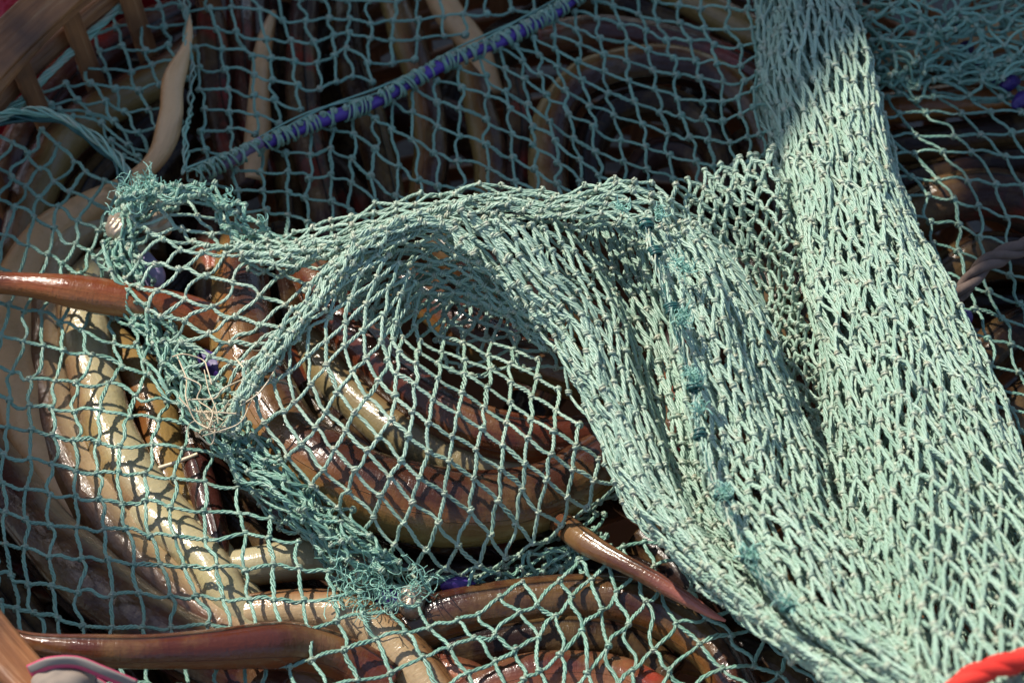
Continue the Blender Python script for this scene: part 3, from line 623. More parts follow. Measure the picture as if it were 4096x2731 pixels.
net(bf, tps_surface(T2, lam=.05, amp=.0007, seed=8), 'sq', -13, 17, -16, 10, clip=[(700, 760), (1000, 620), (1300, 470), (1700, 300), (2150, 90), (2350, -60), (2500, -350), (3150, -350), (3150, 300), (3080, 700), (3000, 800), (2700, 760), (2550, 900), (1700, 900), (1400, 980), (1150, 1050), (950, 900), (780, 860)], slack=1.1, tw=TW*.86, knot=1.35)
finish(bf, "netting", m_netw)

# --- left pocket of big diamonds that turns into the arch
Hs = Z(400, 700, .3826, [(0,0,520,210,.04),(1,0,600,315,.045),(2,0,690,425,.045),(3,0,840,565,.042),(4,0,980,690,.040),(1,-1,890,270,.040),(2,-1,1010,430,.042),(3,-1,1160,620,.042),(4,-1,1230,760,.04),(1,-2,1190,310,.034),(2,-2,1310,490,.036),(3,-2,1480,690,.038),(2,1,400,530,.040),(3,1,505,590,.043),(4,1,660,680,.044),(5,1,830,775,.044),(6,1,1060,810,.044),(7,1,1310,830,.044),(8,1,1640,890,.045),(9,1,1900,1030,.045),
   (3,2,300,780,.032),(4,2,430,850,.036),(5,2,580,950,.040),(6,2,820,980,.042),(7,2,1110,1060,.043),(8,2,1390,1140,.044),(9,2,1660,1260,.044),(10,2,1930,1360,.044),(5,3,420,1180,.036),(6,3,600,1200,.040),(7,3,880,1300,.041),(8,3,1160,1380,.041),(9,3,1410,1480,.041),(6,4,490,1410,.036),(7,4,620,1480,.038),(8,4,880,1520,.038),(9,4,1132,1650,.038)])
Hs += Z(400, 1300, .4464, [(9,4,970,70,.038),(10,4,1170,170,.038),(11,4,1410,170,.04),(10,3,1430,0,.042),(8,5,480,170,.030),(9,5,720,160,.034),(10,5,970,285,.034),(11,5,1180,330,.034),(12,5,1390,350,.036),(9,6,570,350,.026),(10,6,720,430,.03),(11,6,990,510,.03),(12,6,1150,570,.03),(10,7,590,560,.022),(11,7,720,640,.024),(12,7,890,740,.024),(13,7,1120,700,.026),(11,8,700,790,.018),(12,8,780,760,.02)])
clipH = [(480, 760), (700, 770), (880, 790), (1000, 930), (1150, 950), (1330, 1050), (1250, 1200), (1150, 1350), (1040, 1480), (960, 1640), (820, 1700), (700, 1640), (600, 1500), (540, 1250), (480, 1120), (440, 950)]
bf = Buf()
net(bf, tps_surface(Hs, lam=.02), 'sq', -2, 13, -4, 9, clip=clipH, slack=1.3, jit=.0003, knot=1.05)
# --- outer back strip of the arch
def C(*p): return [(x, y, h) for x, y, h in p]
O = [C((930,930,.040),(1120,965,.046),(1330,885,.058),(1680,785,.070),(1930,738,.076),(2230,765,.078),(2460,712,.080),(2640,742,.080),(2760,850,.072),(2830,980,.060)),
     C((960,980,.050),(1150,1000,.056),(1350,960,.066),(1660,855,.076),(1900,800,.082),(2180,815,.084),(2420,790,.086),(2600,830,.086),(2700,930,.080),(2770,1080,.070)),
     C((980,1040,.050),(1200,1070,.056),(1370,1010,.066),(1620,900,.074),(1860,850,.080),(2130,870,.084),(2360,870,.088),(2540,920,.088),(2640,1020,.084),(2700,1180,.078))]
net(bf, loft(O, 9, 26, amp=.0012, seed=11), 'di', 0, 9, 0, 26, slack=1.3, jit=.0008)
O2 = [[(x+15, y+45, h-.012) for x, y, h in r] for r in O]
net(bf, loft(O2, 8, 24, amp=.002, seed=12), 'di', 0, 8, 0, 24, slack=1.3, jit=.001)
# --- roof of the fold: concentric strands
PT = [C((1230,1160,.060),(1325,1060,.068),(1425,980,.075),(1540,915,.080),(1670,876,.082),(1800,890,.082),(1930,1010,.080),(2090,1190,.074)),
      C((1320,1190,.052),(1395,1110,.060),(1480,1045,.066),(1580,985,.070),(1700,955,.072),(1840,980,.072),(1960,1070,.070),(2100,1230,.066)),
      C((1400,1230,.044),(1465,1165,.050),(1535,1110,.056),(1630,1065,.058),(1740,1045,.060),(1860,1065,.060),(1985,1140,.060),(2130,1280,.058)),
      C((1480,1280,.038),(1535,1225,.042),(1600,1180,.046),(1680,1145,.048),(1770,1130,.050),(1880,1145,.050),(2005,1210,.050),(2160,1340,.050)),
      C((1560,1330,.034),(1605,1285,.036),(1655,1245,.038),(1725,1210,.040),(1800,1200,.042),(1900,1220,.042),(2010,1280,.044),(2170,1390,.046))]
RM = [C((900,1720,.040),(930,1600,.046),(985,1490,.052),(1080,1360,.060),(1190,1230,.068),(1290,1085,.074),(1410,965,.080),(1530,900,.084),(1665,858,.086),(1800,875,.086),(1900,985,.082)),
      C((960,1740,.036),(985,1630,.044),(1040,1520,.052),(1130,1400,.060),(1235,1275,.068),(1335,1140,.074),(1450,1020,.078),(1560,945,.082),(1680,900,.084),(1790,915,.083),(1880,1010,.080))]
net(bf, loft(RM, 5, 22, amp=.0008, seed=15), 'di', 0, 5, 0, 22, slack=.9, jit=.0008)
net(bf, loft([[(x+8, y+14, h-.004) for x, y, h in r] for r in RM], 5, 20, amp=.0012, seed=16), 'di', 0, 5, 0, 20, slack=1.1, jit=.0010)
net(bf, loft([[(x+10, y+18, h-.008) for x, y, h in r] for r in PT], 16, 13, amp=.0018, seed=17), 'di', 0, 16, 0, 13, slack=1.2, jit=.001)
net(bf, loft(PT, 18, 15, amp=.0012, seed=13), 'di', 0, 18, 0, 15, slack=1.3, jit=.0009)
# --- near pocket of long diamonds hanging over the thick eel
PL = [C((1440,975,.076),(1325,1065,.070),(1245,1150,.064),(1150,1300,.056),(1075,1430,.050),(1000,1560,.042),(1010,1750,.032),(1050,1930,.020),(1100,2035,.012),(1095,2080,-.004)),
      C((1530,1010,.074),(1410,1130,.070),(1325,1260,.064),(1245,1400,.058),(1200,1560,.052),(1200,1720,.046),(1230,1880,.038),(1290,2020,.024),(1340,2140,.012),(1335,2185,-.004)),
      C((1600,1060,.070),(1510,1170,.066),(1440,1300,.062),(1385,1440,.058),(1370,1600,.055),(1400,1750,.050),(1450,1900,.044),(1510,2080,.030),(1555,2240,.012),(1550,2285,-.004)),
      C((1650,1120,.062),(1600,1230,.060),(1545,1370,.060),(1535,1500,.058),(1560,1630,.056),(1610,1780,.053),(1660,1930,.046),(1710,2100,.032),(1745,2280,.012),(1740,2325,-.004)),
      C((1690,1180,.050),(1640,1270,.052),(1605,1350,.056),(1635,1440,.060),(1690,1560,.060),(1760,1700,.056),(1840,1840,.050),(1915,2030,.034),(1945,2250,.012),(1940,2295,-.004)),
      C((1760,1200,.036),(1725,1280,.038),(1710,1360,.042),(1785,1440,.046),(1860,1530,.050),(1930,1650,.050),(2005,1790,.046),(2075,1960,.034),(2110,2180,.014),(2105,2225,-.004)),
      C((1850,1190,.030),(1840,1250,.030),(1855,1320,.032),(1930,1400,.038),(2010,1490,.042),(2085,1610,.044),(2160,1750,.048),(2235,1890,.040),(2290,2070,.020),(2285,2115,-.004)),
      C((1960,1170,.030),(1990,1230,.028),(2040,1310,.028),(2100,1380,.032),(2170,1460,.038),(2240,1570,.042),(2320,1700,.046),(2400,1830,.040),(2460,1930,.030),(2455,1975,-.004))]
net(bf, loft(PL, 22, 16, amp=.0005, seed=14), 'di', 0, 22, 0, 16, slack=.7, jit=.0005, knot=1.05)
# --- inner wall seen through the hole
IN = Z(1300, 900, .638, [(0,0,740,600,.02),(1,0,870,620,.02),(2,0,1010,590,.02),(3,0,1150,560,.022),(0,1,700,720,.022),(1,1,845,750,.022),(2,1,1000,720,.022),(3,1,1160,690,.024),(4,1,1300,660,.026),(0,2,740,820,.026),(1,2,860,870,.026),(2,2,1030,850,.026),(3,2,1200,790,.028),(4,2,1400,790,.030),(1,3,930,940,.03),(2,3,1060,910,.03),(3,3,1235,890,.03),(4,3,1440,910,.03)])
net(bf, tps_surface(IN), 'sq', -1, 7, -2, 3, slack=1.3, clip=[(1700, 1190), (2200, 1190), (2400, 1600), (1850, 1520), (1700, 1400)])
finish(bf, "folded_netting")

# --- front band of closed meshes
def lerp(a, b, t): return [tuple(np.array(x)*(1-t)+np.array(y)*t) for x, y in zip(a, b)]
BL = C((1790,860,.084),(1900,985,.078),(2068,1175,.070),(2215,1385,.063),(2380,1720,.055),(2560,2090,.054),(2935,2425,.072),(3390,2760,.105))
BRt = C((2590,890,.086),(2640,1060,.086),(2690,1240,.084),(2780,1570,.082),(2825,1830,.082),(2890,2000,.084),(3150,2430,.100),(3540,2760,.125))
def bulge(c, dh, dx=0): return [(x+dx, y, h+dh) for x, y, h in c]
Bc = [BL, bulge(lerp(BL, BRt, .2), .010, 5), bulge(lerp(BL, BRt, .42), .006), bulge(lerp(BL, BRt, .66), -.020), bulge(lerp(BL, BRt, .86), -.030), BRt]
foldf = lambda amp, nfold, U: (lambda q, P: np.stack([0*q[:, 0], 0*q[:, 0], amp*np.sin(q[:, 0]/U*nfold*2*np.pi + q[:, 1]*.12)], -1))
bf = Buf()
net(bf, loft(Bc, 36, 21, amp=.0012, seed=21, wave=.4, fold=foldf(.0026, 4.3, 36)), 'di', 0, 36, 0, 21, tw=TW*1.15, slack=.65, jit=.0007)
Bc2 = [[(x, y+10, h-.005) for x, y, h in r] for r in Bc]
net(bf, loft(Bc2, 31, 22, amp=.002, seed=22, wave=.5, fold=foldf(.002, 5.3, 31)), 'di', 0, 31, 0, 22, slack=1.1, jit=.0012)
# --- band right of the mended seam
B2R = C((2800,900,.080),(2930,1080,.078),(3060,1330,.074),(3180,1620,.070),(3280,1880,.076),(3380,2100,.084),(3600,2480,.110),(3820,2780,.130))
B2c = [BRt, bulge(lerp(BRt, B2R, .3), .010), bulge(lerp(BRt, B2R, .6), .010), bulge(lerp(BRt, B2R, .85), .0), bulge(B2R, -.014, 30)]
net(bf, loft(B2c, 21, 21, amp=.0014, seed=23, wave=.4, fold=foldf(.0030, 2.5, 21)), 'di', 0, 21, 0, 21, tw=TW*1.12, slack=.65, jit=.0006)
B2c2 = [[(x+10, y+10, h-.005) for x, y, h in r] for r in B2c]
net(bf, loft(B2c2, 23, 20, amp=.002, seed=24), 'di', 0, 23, 0, 20, slack=1.1, jit=.0012)
# --- valley between band and neck
VL = [C((2640,760,.060),(2700,880,.050),(2800,1050,.044),(2900,1300,.030),(3050,1650,.030),(3250,2050,.040)),
      C((2780,700,.046),(2840,840,.042),(2900,1000,.032),(3000,1250,.024),(3130,1600,.024),(3320,2000,.036)),
      C((2930,650,.046),(2970,800,.044),(3020,970,.034),(3080,1200,.024),(3200,1500,.026),(3380,1950,.038)),
      C((3090,600,.056),(3120,760,.056),(3150,950,.052),(3190,1150,.048),(3290,1450,.048),(3440,1900,.058))]
net(bf, loft(VL, 14, 26, amp=.001, seed=25), 'di', 0, 14, 0, 26, slack=1.3, jit=.0008)
net(bf, loft([[(x+15, y+12, h-.008) for x, y, h in r] for r in VL], 14, 24, amp=.0015, seed=26), 'di', 0, 14, 0, 24, slack=1.3, jit=.001)
finish(bf, "gathered_folds")

# --- the thick neck: a closed tube of bunched meshes
NC = np.array([(3180,-260,.020),(3200,-60,.026),(3240,130,.030),(3280,360,.034),(3345,620,.038),(3415,900,.042),(3490,1160,.046),(3585,1450,.052),(3690,1760,.060),(3810,2110,.074),(3940,2500,.096),(4050,2830,.118),(4150,3100,.135)])
NW = np.array([130,160,205,245,228,246,272,290,312,345,368,365,340.])
def tube(U, V, scale=1., seed=31, off=0., amp=.0011):
    Cw = unproj(NC); seg = np.linalg.norm(np.diff(Cw, axis=0), axis=1); cum = np.concatenate([[0], np.cumsum(seg)]); cum /= cum[-1]
    def F(q):
        th = 2*np.pi*(q[:, 0]+off)/U; t = np.interp((q[:, 1]+.55*np.sin(2*th+seed)+.35*np.sin(5*th+seed*2+q[:, 1]*.15)+.25*np.sin(11*th+q[:, 1]*.4))/V, cum, np.arange(len(NC)))
        c = catmull(Cw, t); wd = catmull(NW[:, None], t)[:, 0]*M*scale
        T = norm(catmull(Cw, np.clip(t+.1, 0, len(NC)-1))-catmull(Cw, np.clip(t-.1, 0, len(NC)-1)))
        S = norm(np.cross(T, [0, 0, 1.])); Nn = np.cross(S, T)
        fold = 1+.060*np.sin(5*th+t*.9)+.045*np.sin(9*th-t*.6)
        P = c+(wd*fold*np.cos(th))[:, None]*S+(wd*.78*fold*np.sin(th))[:, None]*Nn
        return warpnoise(P, amp, seed)
    return F
bf = Buf()
net(bf, tube(60, 31, 1.0), 'di', 0, 59, 0, 31, wrap=True, tw=TW*1.12, slack=.45, jit=.00045)
net(bf, tube(56, 33, .945, seed=32, off=.5, amp=.002), 'di', 0, 55, 0, 33, wrap=True, slack=1.1, jit=.0011)
net(bf, tube(48, 32, .86, seed=33, off=.5, amp=.002), 'di', 0, 47, 0, 32, wrap=True, slack=1.1, jit=.0011)
finish(bf, "gathered_neck")

# --- right hand side behind the neck
R6 = Z(3300, 0, .3827, [(0,0,960,800),(1,0,1290,790),(2,0,1610,800),(3,0,1920,790),(-1,1,900,990),(0,1,1180,980),(1,1,1530,1000),(2,1,1830,1010),(-2,2,820,1190),(-1,2,1100,1160),(0,2,1430,1170),(1,2,1740,1180),(2,2,2040,1180),(-3,3,720,1430),(-2,3,1000,1400),(-1,3,1330,1400),(0,3,1620,1390),(1,3,1940,1410)], .012)
R6 += Z(2700, 0, .638, [(-3,4,1530,965),(-2,4,1700,960),(-1,4,1875,965),(0,4,2080,985),(-3,5,1660,1125),(-2,5,1850,1155),(-1,5,2020,1170),(-4,5,1500,1110),(-4,6,1590,1230),(-3,6,1750,1275),(-2,6,1890,1305),(-1,6,2060,1370),(-4,7,1610,1395),(-3,7,1755,1425),(-2,7,1900,1510),(-4,8,1640,1540),(-3,8,1780,1580),(-2,8,1920,1660)], .012)
R6 += [(-4, 12, 3850, 1420, .010), (-2, 12, 4070, 1480, .010), (-4, 15, 3960, 1700, .010), (-2, 15, 4180, 1760, .010)]
bf = Buf()
net(bf, tps_surface(R6, lam=.05, amp=.001, seed=41), 'sq', -9, 7, -3, 20, clip=[(3300, 180), (3560, 240), (4500, 200), (4500, 2300), (3900, 2400), (3560, 1600), (3380, 900), (3280, 500)], slack=1.1, tw=TW*.86, knot=1.35)
for k, (U, V, dx, dy) in enumerate([(14, 12, 0, 0), (13, 10, 25, 15), (12, 9, -20, 30)]):
    CR = [C((3380+dx,-160+dy,.012),(3640+dx,-180+dy,.020),(3900+dx,-140+dy,.016),(4300+dx,-150+dy,.020)),
          C((3420+dx,0+dy,.020),(3680+dx,10+dy,.030),(3900+dx,20+dy,.024),(4300+dx,0+dy,.026)),
          C((3440+dx,120+dy,.018),(3660+dx,140+dy,.026),(3880+dx,150+dy,.020),(4300+dx,140+dy,.024)),
          C((3460+dx,240+dy,.014),(3650+dx,260+dy,.020),(3900+dx,270+dy,.016),(4300+dx,260+dy,.018)),
          C((3480+dx,330+dy,.012),(3660+dx,320+dy,.014),(3900+dx,305+dy,.014),(4300+dx,300+dy,.016))]
    net(bf, loft(CR, U, V, amp=.006, seed=45+k), 'di' if k != 1 else 'sq', 0, U, 0, V, slack=1.8, jit=.0028)
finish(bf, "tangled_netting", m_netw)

# --- crumpled lower edge running down from the left bunch
bf = Buf()
G0 = C((520,740,.030),(430,880,.026),(440,1060,.020),(520,1250,.018),(640,1450,.018),(780,1680,.018),(930,1880,.018),(1080,2020,.016),(1260,2180,.014),(1440,2330,.012))
G1 = C((640,800,.036),(500,900,.034),(500,1060,.030),(600,1240,.028),(720,1440,.028),(860,1660,.028),(1000,1860,.028),(1180,2020,.026),(1380,2180,.022),(1560,2300,.016))
G2 = C((700,840,.030),(560,930,.026),(560,1080,.022),(680,1250,.020),(790,1440,.020),(960,1680,.020),(1100,1850,.020),(1250,1990,.018),(1460,2160,.016),(1640,2260,.012))
for k in range(3):
    g = [[(x+rng.normal(0, 18), y+rng.normal(0, 14), h+rng.normal(0, .003)) for x, y, h in r] for r in (G0, G1, G2)]
    net(bf, loft(g, 9-k, 24-2*k, amp=.003, seed=51+k), 'di', 0, 9-k, 0, 24-2*k, slack=1.7, jit=.0022, drop=.05)
# knotted crest of the left bunch
G3 = [C((500,760,.050),(640,745,.056),(800,750,.056),(900,790,.052),(1000,900,.048),(1100,960,.046)), C((520,800,.048),(650,780,.054),(800,790,.054),(880,830,.050),(970,930,.046),(1090,985,.046))]
for k in range(2): net(bf, loft(G3, 4, 15, amp=.003, seed=61+k), 'di', 0, 4, 0, 15, slack=1.8, jit=.0020)
# bundle in the dark under the pocket
G4 = [C((1250,2180,.004),(1500,2330,.004),(1800,2330,.002),(2100,2230,.002),(2400,2080,.004)), C((1350,2330,.002),(1550,2430,.0),(1850,2430,.0),(2150,2330,.0),(2450,2200,.002))]
for k in range(2): net(bf, loft(G4, 7, 16, amp=.004, seed=71+k), 'di', 0, 7, 0, 16, slack=1.8, jit=.003, drop=.1)
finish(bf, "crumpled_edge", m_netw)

# --- ropes made of strands
for m_ in (m_redrope, m_greyrope):
    b_ = m_.node_tree.nodes['Principled BSDF']; b_.inputs['Roughness'].default_value = .85; b_.inputs['Specular IOR Level'].default_value = .25
def rope(name, pts, rad, mat, parent, strands=3, pitch=.018, n=220, wob=.0003, sides=8, spread=.55, seed=1):
    p = np.array([[x, y, h] for x, y, h in pts], float); P = unproj(p); m = len(P)
    seg = np.linalg.norm(np.diff(P, axis=0), axis=1); cum = np.concatenate([[0], np.cumsum(seg)])
    tt = np.linspace(0, cum[-1], n); Cc = catmull(P, np.interp(tt, cum, np.arange(m)))
    T = norm(np.gradient(Cc, axis=0)); U = norm(np.array([0, 0, 1.])-T[:, 2:3]*T); S = np.cross(T, U)
    b = Buf(); rr = np.random.default_rng(seed)
    for s in range(strands):
        a = 2*np.pi*(s/strands+tt/pitch)+rr.normal(0, .1)
        O = (np.cos(a)[:, None]*U+np.sin(a)[:, None]*S)*rad*spread
        w_ = np.sin(tt[:, None]*rr.uniform(60, 200, 3)+rr.uniform(0, 6, 3))*wob
        r = rad*(1-spread*.86)*(1+.12*np.sin(tt*rr.uniform(100, 300)+rr.uniform(0, 6)))
        b.tubes((Cc+O+w_)[None], r[None], sides, .5+.5*np.sin(tt*90+s)[None], np.array([rr.random()]))
    o = b.build(name, mat, parent); return o
seam = [(2420,-120,.016),(2250,10,.016),(2000,150,.016),(1750,250,.017),(1500,390,.017),(1250,480,.018),(1060,560,.020),(880,640,.022),(760,700,.024)]
cut = lambda a, b: seam[a:b]
# purple foam core, mauve plastic end
rope("head_rope", [(x+4, y+16, h-.001) for x, y, h in seam[:7]], .0030, m_purple, netobj, strands=1, spread=0, sides=12, seed=2)
o = rope("head_rope", [(1045,568,.021),(980,600,.020),(930,630,.020),(890,655,.018)], .0032, m_mauve, netobj, strands=1, spread=0, sides=12, seed=3); o["label"] = "mauve end of the head rope"
# lashing round the seam
bf = Buf(); sp = unproj(np.array([(x+4, y+16, h-.001) for x, y, h in seam], float)); sseg = np.linalg.norm(np.diff(sp, axis=0), axis=1); sc = np.concatenate([[0], np.cumsum(sseg)])
SG = -1.0
def along(d): return catmull(sp, np.interp(d, sc, np.arange(len(sp))))
for k in range(3):
    ph = rng.uniform(0, 6.28); tt = np.linspace(0, sc[-1], 320); c0 = along(tt); T = norm(np.gradient(c0, axis=0)); U = norm(np.array([0, 0, 1.])-T[:, 2:3]*T); S = np.cross(T, U)
    off = np.array([-.0042, .0008])
    P = c0 + U*(.002+.0012*np.sin(tt*70+ph))[:, None] + S*(-.0040*SG+.0016*np.sin(tt*53+ph*2))[:, None]
    bf.tubes(P[None], np.full((1, 320), .00055), 5, np.full((1, 320), .3))
nw = 40
A = []; B = []
for k in range(nw):
    d = (k+.2)/nw*sc[-1]; 
    for r_ in range(rng.integers(1, 4)):
        dd = d+rng.normal(0, .0013); t = np.linspace(-2.6, 2.6, 14); c0 = along(np.array([dd]))[0]; c1 = along(np.array([dd+.003]))[0]; T = norm(c1-c0); U = norm(np.array([0, 0, 1.])-T[2]*T); S = np.cross(T, U)
        P = c0+(np.cos(t)[:, None]*U+np.sin(t)[:, None]*S)*.0038*rng.uniform(.95, 1.12)+T*((t[:, None]/5.2)*rng.uniform(-.009, .009))
        bf.tubes(P[None], np.full((1, 14), rng.uniform(.00055, .0009)), 5, np.full((1, 14), .5))
kn = along((np.arange(nw)+.2)/nw*sc[-1])+[.0018, .0012, .0038]
add_knots(bf, kn, rng.normal(0, 1, kn.shape), rng.normal(0, 1, kn.shape), np.tile([0, -.3, 1.], (nw, 1)), size=1.15)
finish(bf, "lashing", m_netw)
rope("selvage_rope", [(-60,470,.020),(60,425,.022),(200,290,.024),(290,205,.024),(372,128,.024),(454,52,.024),(560,-60,.024)], .0020, m_netw, netobj, strands=5, pitch=.03, spread=.62, seed=5)
rope("selvage_rope", [(-40,500,.022),(80,465,.026),(230,475,.030),(310,520,.030),(400,580,.026),(470,640,.024),(500,730,.022)], .0026, m_mend, netobj, strands=6, pitch=.05, spread=.70, seed=6, wob=.0006)
rope("selvage_rope", [(-40,480,.026),(80,450,.030),(230,462,.034),(310,506,.034),(400,565,.031),(470,630,.029),(510,700,.026)], .0019, m_netw, netobj, strands=5, pitch=.03, spread=.68, seed=16, wob=.0008)
rope("selvage_rope", [(745,-60,.016),(748,60,.017),(745,160,.026),(770,260,.020),(765,360,.018),(760,440,.020),(740,520,.026),(745,600,.026),(740,690,.026)], .0012, m_netw, netobj, strands=3, pitch=.012, spread=.6, seed=7, wob=.0009)

# --- mending twine down the seam between the two front bands
mend = [(2585,905,.098),(2620,1010,.099),(2655,1120,.099),(2690,1240,.098),(2735,1400,.096),(2775,1560,.096),(2800,1740,.096),(2850,1900,.097),(2890,1995,.098),(2940,2110,.100),(2995,2230,.104),(3070,2340,.108),(3150,2440,.114)]
for s in range(4): rope("mending_twine", [(x+rng.normal(0, 7), y, h+.002+rng.normal(0, .0008)) for x, y, h in mend], .0008, m_mend if s % 2 else m_net, netobj, strands=2, pitch=.01, spread=.5, seed=30+s, wob=.0005, sides=5)
bf = Buf(); b2 = Buf()
mp_ = unproj(np.array(mend, float)+[0, 0, .002])
for i in (0, 1, 3, 5, 6, 8, 10, 12):
    bf = Buf(); c = mp_[i]+np.array([0, 0, .001]); T = norm(mp_[min(i+1, 12)]-mp_[max(i-1, 0)]); U = norm(np.array([0, 0, 1.])-T[2]*T); S = np.cross(T, U)
    for r_ in range(4):
        T = norm(T+rng.normal(0,.25,3)); t = np.linspace(0, 2*np.pi*1.05, 16); P = c+T*(r_-1.5)*.0011+(np.cos(t)[:, None]*U*.8+np.sin(t)[:, None]*S*1.15)*.0021*rng.uniform(.7, 1.3)
        bf.tubes(P[None], np.full((1, 16), .00062), 5, np.full((1, 16), .4))
    finish(bf, "mending_knot", m_mend)
# frayed tufts
def tuft(buf, c, n, ln, rad=.00016, spread=1.0, curl=1.0, up=(0, 0, 1)):
    K_ = 10; t = np.linspace(0, 1, K_); up = norm(np.array(up, float))
    d = norm(rng.normal(0, .7, (n, 3))*spread+up); e = norm(rng.normal(0, 1, (n, 3))); e2 = np.cross(d, e)
    L_ = ln*rng.uniform(.4, 1.1, (n, 1)); a = rng.uniform(2, 7, (n, 1))*t*curl+rng.uniform(0, 6, (n, 1))
    P = c+d[:, None]*(L_*t)[..., None]+(e[:, None]*np.cos(a)[..., None]+e2[:, None]*np.sin(a)[..., None]-e[:, None]*np.cos(a[:, :1])[..., None]-e2[:, None]*np.sin(a[:, :1])[..., None])*(L_*.22)[..., None]
    buf.tubes(P, np.full((n, K_), rad)*rng.uniform(.7, 1.4, (n, 1)), 4)
bf = Buf()
for (x, y, h) in [(2640,870,.100),(2490,840,.100),(2715,1060,.102),(2740,1080,.102),(2745,1270,.101),(2720,1290,.100),(2765,1500,.100),(2790,1520,.100),(2800,1640,.100),(2895,1970,.102),(2905,1990,.102),(3000,2215,.108),(3010,2235,.108),(3150,2420,.118)]:
    bf = Buf(); tuft(bf, unproj(np.array([x, y, h])), 26, .0065, .00022, 1.2, 1.2); finish(bf, "frayed_tuft", m_fray)
for (x, y, h) in [(1045,895,.052),(920,780,.062),(905,795,.060),(560,760,.050),(500,800,.048),(620,735,.055),(700,740,.056),(820,745,.060),(450,860,.045)]:
    bf = Buf(); tuft(bf, unproj(np.array([x, y, h])), 7, .006, .00022, 1.0, 1.0); finish(bf, "frayed_tuft", m_fray)
bf = Buf()
for k in range(9): tuft(bf, unproj(np.array([rng.uniform(470, 660), rng.uniform(750, 800), .05])), 6, .014, .0002, 1.4, 1.6)
finish(bf, "frayed_fibres", m_fray); bf = Buf()
for k in range(14): tuft(bf, unproj(np.array([rng.uniform(1350, 1800), rng.uniform(2280, 2440), .012])), 9, .014, .0002, 1.4, 1.2)
finish(bf, "frayed_fibres", m_fray)
# pale loose fibres
bf = Buf()
for pts in [[(700,1428),(730,1460),(735,1520),(745,1590),(790,1680),(830,1715)],[(690,1420),(740,1418),(800,1430),(830,1480),(850,1530)],[(760,1600),(860,1590),(900,1560),(1010,1500),(1090,1420),(1100,1460),(1050,1560),(960,1620)],
            [(1185,1545),(1130,1520),(1060,1540),(1000,1600),(960,1680),(880,1720),(810,1740)],[(940,1435),(960,1470),(990,1500),(1010,1510)],[(815,1640),(860,1700),(850,1770),(800,1735)],[(720,1580),(780,1640),(850,1650),(930,1640)],[(1000,1405),(1030,1410),(1060,1400)],
            [(825,1480),(830,1560),(860,1640),(870,1690)],[(740,1500),(800,1540),(790,1600),(850,1650),(840,1710)]]:
    for r_ in range(1):
        P = unproj(np.array([(x+rng.normal(0, 6), y+rng.normal(0, 6), .048+rng.normal(0, .002)) for x, y in pts])); t = np.linspace(0, len(P)-1, 40)
        bf.tubes(catmull(P, t)[None], np.full((1, 40), rng.uniform(.0002, .0004)), 5)
for (x, y) in [(830,1720),(820,1680),(850,1660)]: tuft(bf, unproj(np.array([x, y, .042])), 14, .010, .00022, 1.5, .8)
finish(bf, "loose_fibres", m_pale)

# --- sinkers and floats on the net edge
m_lead, n, b = newmat("dull_lead"); tc = N_(n, "ShaderNodeTexCoord").outputs["Object"]
n.links.new(ramp(n, noise(n, tc, 160, 5, .6), [(.3, (.26, .19, .13)), (.7, (.55, .45, .36))]), b.inputs["Base Color"]); b.inputs["Metallic"].default_value = .55; b.inputs["Roughness"].default_value = .38
bump(n, b, noise(n, tc, 500, 4), .4, .001)
m_pf, n, b = newmat("mauve_float"); b.inputs["Base Color"].default_value = (.30, .25, .40, 1); b.inputs["Roughness"].default_value = .3
m_vf, n, b = newmat("violet_float"); b.inputs["Base Color"].default_value = (.045, .02, .15, 1); b.inputs["Roughness"].default_value = .45
def pebble(name, x, y, h, rx, ry, rz, mat, seed, rot=0., label=None):
    c = unproj(np.array([x, y, h])); o = blob(name, (0, 0, 0), rx, ry, rz, mat, seed, .13 if name == 'sinker' else .06, 40, 26); o.location = c; o.rotation_euler = (0, 0, rot); o.parent = netobj
    if label: o["label"] = label
    return o
pebble("sinker", 1445, 2290, .008, .0070, .0062, .0062, m_lead, 1)
pebble("sinker", 1645, 2400, .008, .0078, .0056, .0066, m_lead, 2, 1.1)
pebble("sinker", 610, 870, .030, .0085, .0095, .0075, m_lead, 3)
pebble("sinker", 480, 915, .030, .006, .007, .006, m_lead, 4)
pebble("float", 585, 1090, .016, .0075, .0125, .007, m_pf, 5, .45, "pale mauve float")
pebble("float", 865, 1475, .014, .0048, .0140, .005, m_vf, 6, .75, "violet float")
pebble("float", 1575, 2405, .001, .004, .010, .006, m_vf, 7, 1.2, "violet float")
pebble("float", 1840, 2350, .002, .004, .008, .006, m_vf, 8, 1.6, "violet float")
for (x, y) in [(3800, 118), (3855, 200), (3935, 255), (3990, 300), (4040, 330), (4085, 400), (3850, 1280), (3760, 1320)]:
    pebble("float", x, y, .012, .0040, .0065, .004, m_vf, int(x), -.7, "violet float")

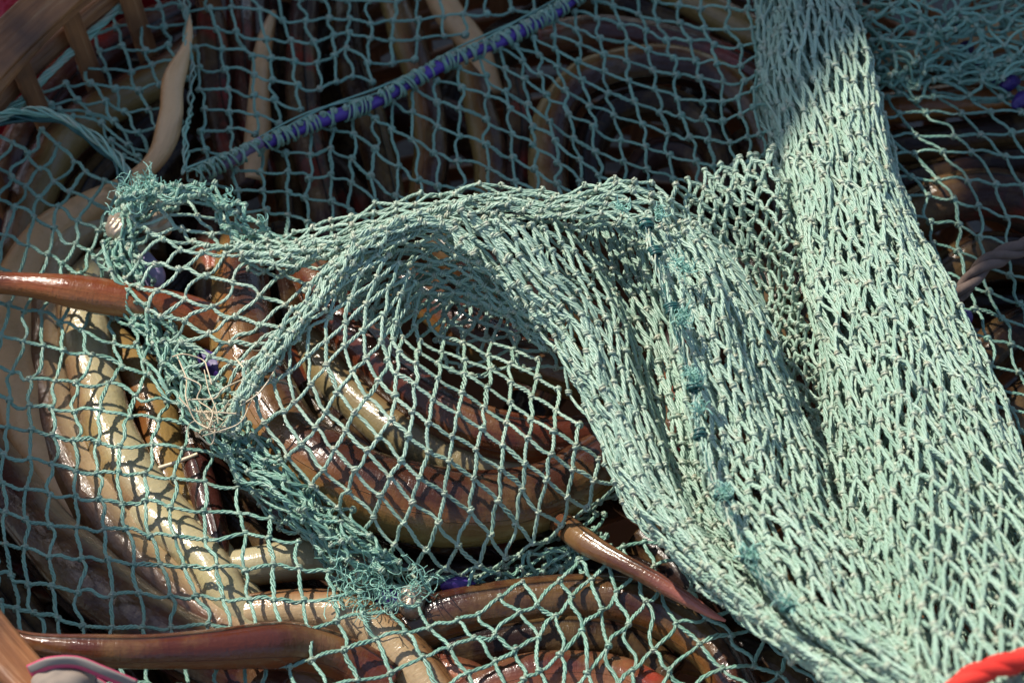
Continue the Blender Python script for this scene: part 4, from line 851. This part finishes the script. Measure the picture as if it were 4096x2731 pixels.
# ------------------------------------------------------------------ other things
o = rope("rope", [(4300,890,.030),(4090,985,.034),(3960,1050,.034),(3880,1130,.030),(3800,1210,.022),(3740,1260,.012)], .0042, m_greyrope, None, strands=3, pitch=.035, spread=.52, seed=8, sides=12)
tag(o, "grey brown twisted rope entering behind the neck from the right edge", "rope")
o = rope("rope", [(3700,2900,.150),(3800,2770,.158),(3920,2690,.162),(4050,2650,.162),(4200,2625,.158),(4350,2660,.150)], .0042, m_redrope, None, strands=3, pitch=.030, spread=.40, seed=9, sides=12)
tag(o, "bright red rope tied round the neck of the net at the bottom right corner", "rope")
bf = Buf(); P = unproj(np.array([(510,1940,-.004),(600,1885,-.002),(700,1850,0.),(790,1815,.002)], float)); bf.tubes(catmull(P, np.linspace(0, 3, 24))[None], np.linspace(.0012, .0009, 24)[None], 6)
tag(bf.build("straw", m_pale), "thin pale straw lying slanted on the dark eels at left", "straw")
# strap at the bottom left
m_pink, n, b = newmat("pink_strap"); b.inputs["Base Color"].default_value = (.50, .05, .12, 1); b.inputs["Roughness"].default_value = .5
m_greystr, n, b = newmat("grey_strap_top"); b.inputs["Base Color"].default_value = (.20, .17, .15, 1); b.inputs["Roughness"].default_value = .8
def strap(pts, wid, name, mat, parent, dz=0, thk=.002):
    p = np.array(pts, float); P = unproj(p); m = len(P); Cc = catmull(P, np.linspace(0, m-1, 50)); Cc[:, 2] += dz
    return strip(name, Cc, np.tile([.1, .5, .85], (50, 1)), wid, thk, mat, parent)
st = tag(empty("strap"), "pink strap with a grey face curling over the basket rim at bottom left", "strap")
for k, pts in enumerate([[(120,2680,.070),(200,2650,.076),(310,2648,.076),(420,2690,.074),(540,2740,.068)], [(170,2720,.062),(280,2702,.066),(380,2730,.064),(470,2790,.06)]]):
    strap(pts, .0052, "webbing", m_pink, st); strap([(x+2, y+3, h) for x, y, h in pts], .0030, "grey_face", m_greystr, st, .0016, .0018)
m_knob, n, b = newmat("grey_putty"); b.inputs["Base Color"].default_value = (.24, .19, .15, 1); b.inputs["Roughness"].default_value = .85
o = blob("pebble", (0, 0, 0), .012, .010, .009, m_knob, 12, .08); o.location = unproj(np.array([255., 2740., .066])); tag(o, "rounded grey pebble under the pink strap on the basket rim", "pebble")

# ------------------------------------------------------------------ sheet added out of view, outline cut to cast the wanted shade
m_blocker, n, b = newmat("blocker_sheet"); b.inputs["Base Color"].default_value = (.14, .12, .10, 1); b.inputs["Roughness"].default_value = .9
HZ = 1.45
gp = [(-7000, -7600), (11000, -7600), (11000, 2300), (4700, 2300), (4400, 1950), (4080, 1450), (3820, 960), (3780, 480), (3690, 360), (3590, 540), (3420, 860), (3250, 930), (2900, 850), (1900, 895), (1000, 895), (520, 885), (300, 960), (150, 1030), (100, 1150), (95, 1260), (130, 1500), (205, 1745), (330, 1890), (560, 2150), (790, 2400), (850, 2560), (740, 2650), (500, 2680), (200, 2650), (-100, 2600), (-700, 2700), (-7000, 3200)]  # shadow outline on the net, far corners pushed out to block sky light
G = unproj(np.array([(x, y, .012) for x, y in gp])); dirs = SUN_DIR/SUN_DIR[2]
top = G+dirs*(HZ-.012); V = [tuple(p) for p in top]+[tuple(p+np.array([0, 0, .004])) for p in top]; nn = len(top)
me = bpy.data.meshes.new("shade_blocker"); F_ = [list(range(nn))[::-1], list(range(nn, 2*nn))]+[[i, (i+1) % nn, (i+1) % nn+nn, i+nn] for i in range(nn)]
me.from_pydata(V, [], F_); me.materials.append(m_blocker); o = bpy.data.objects.new("shade_blocker", me); col.objects.link(o); me.update()
tag(o, "unseen grey sheet added above and beyond the basket, cut to shape the shade on it", "shade_blocker")
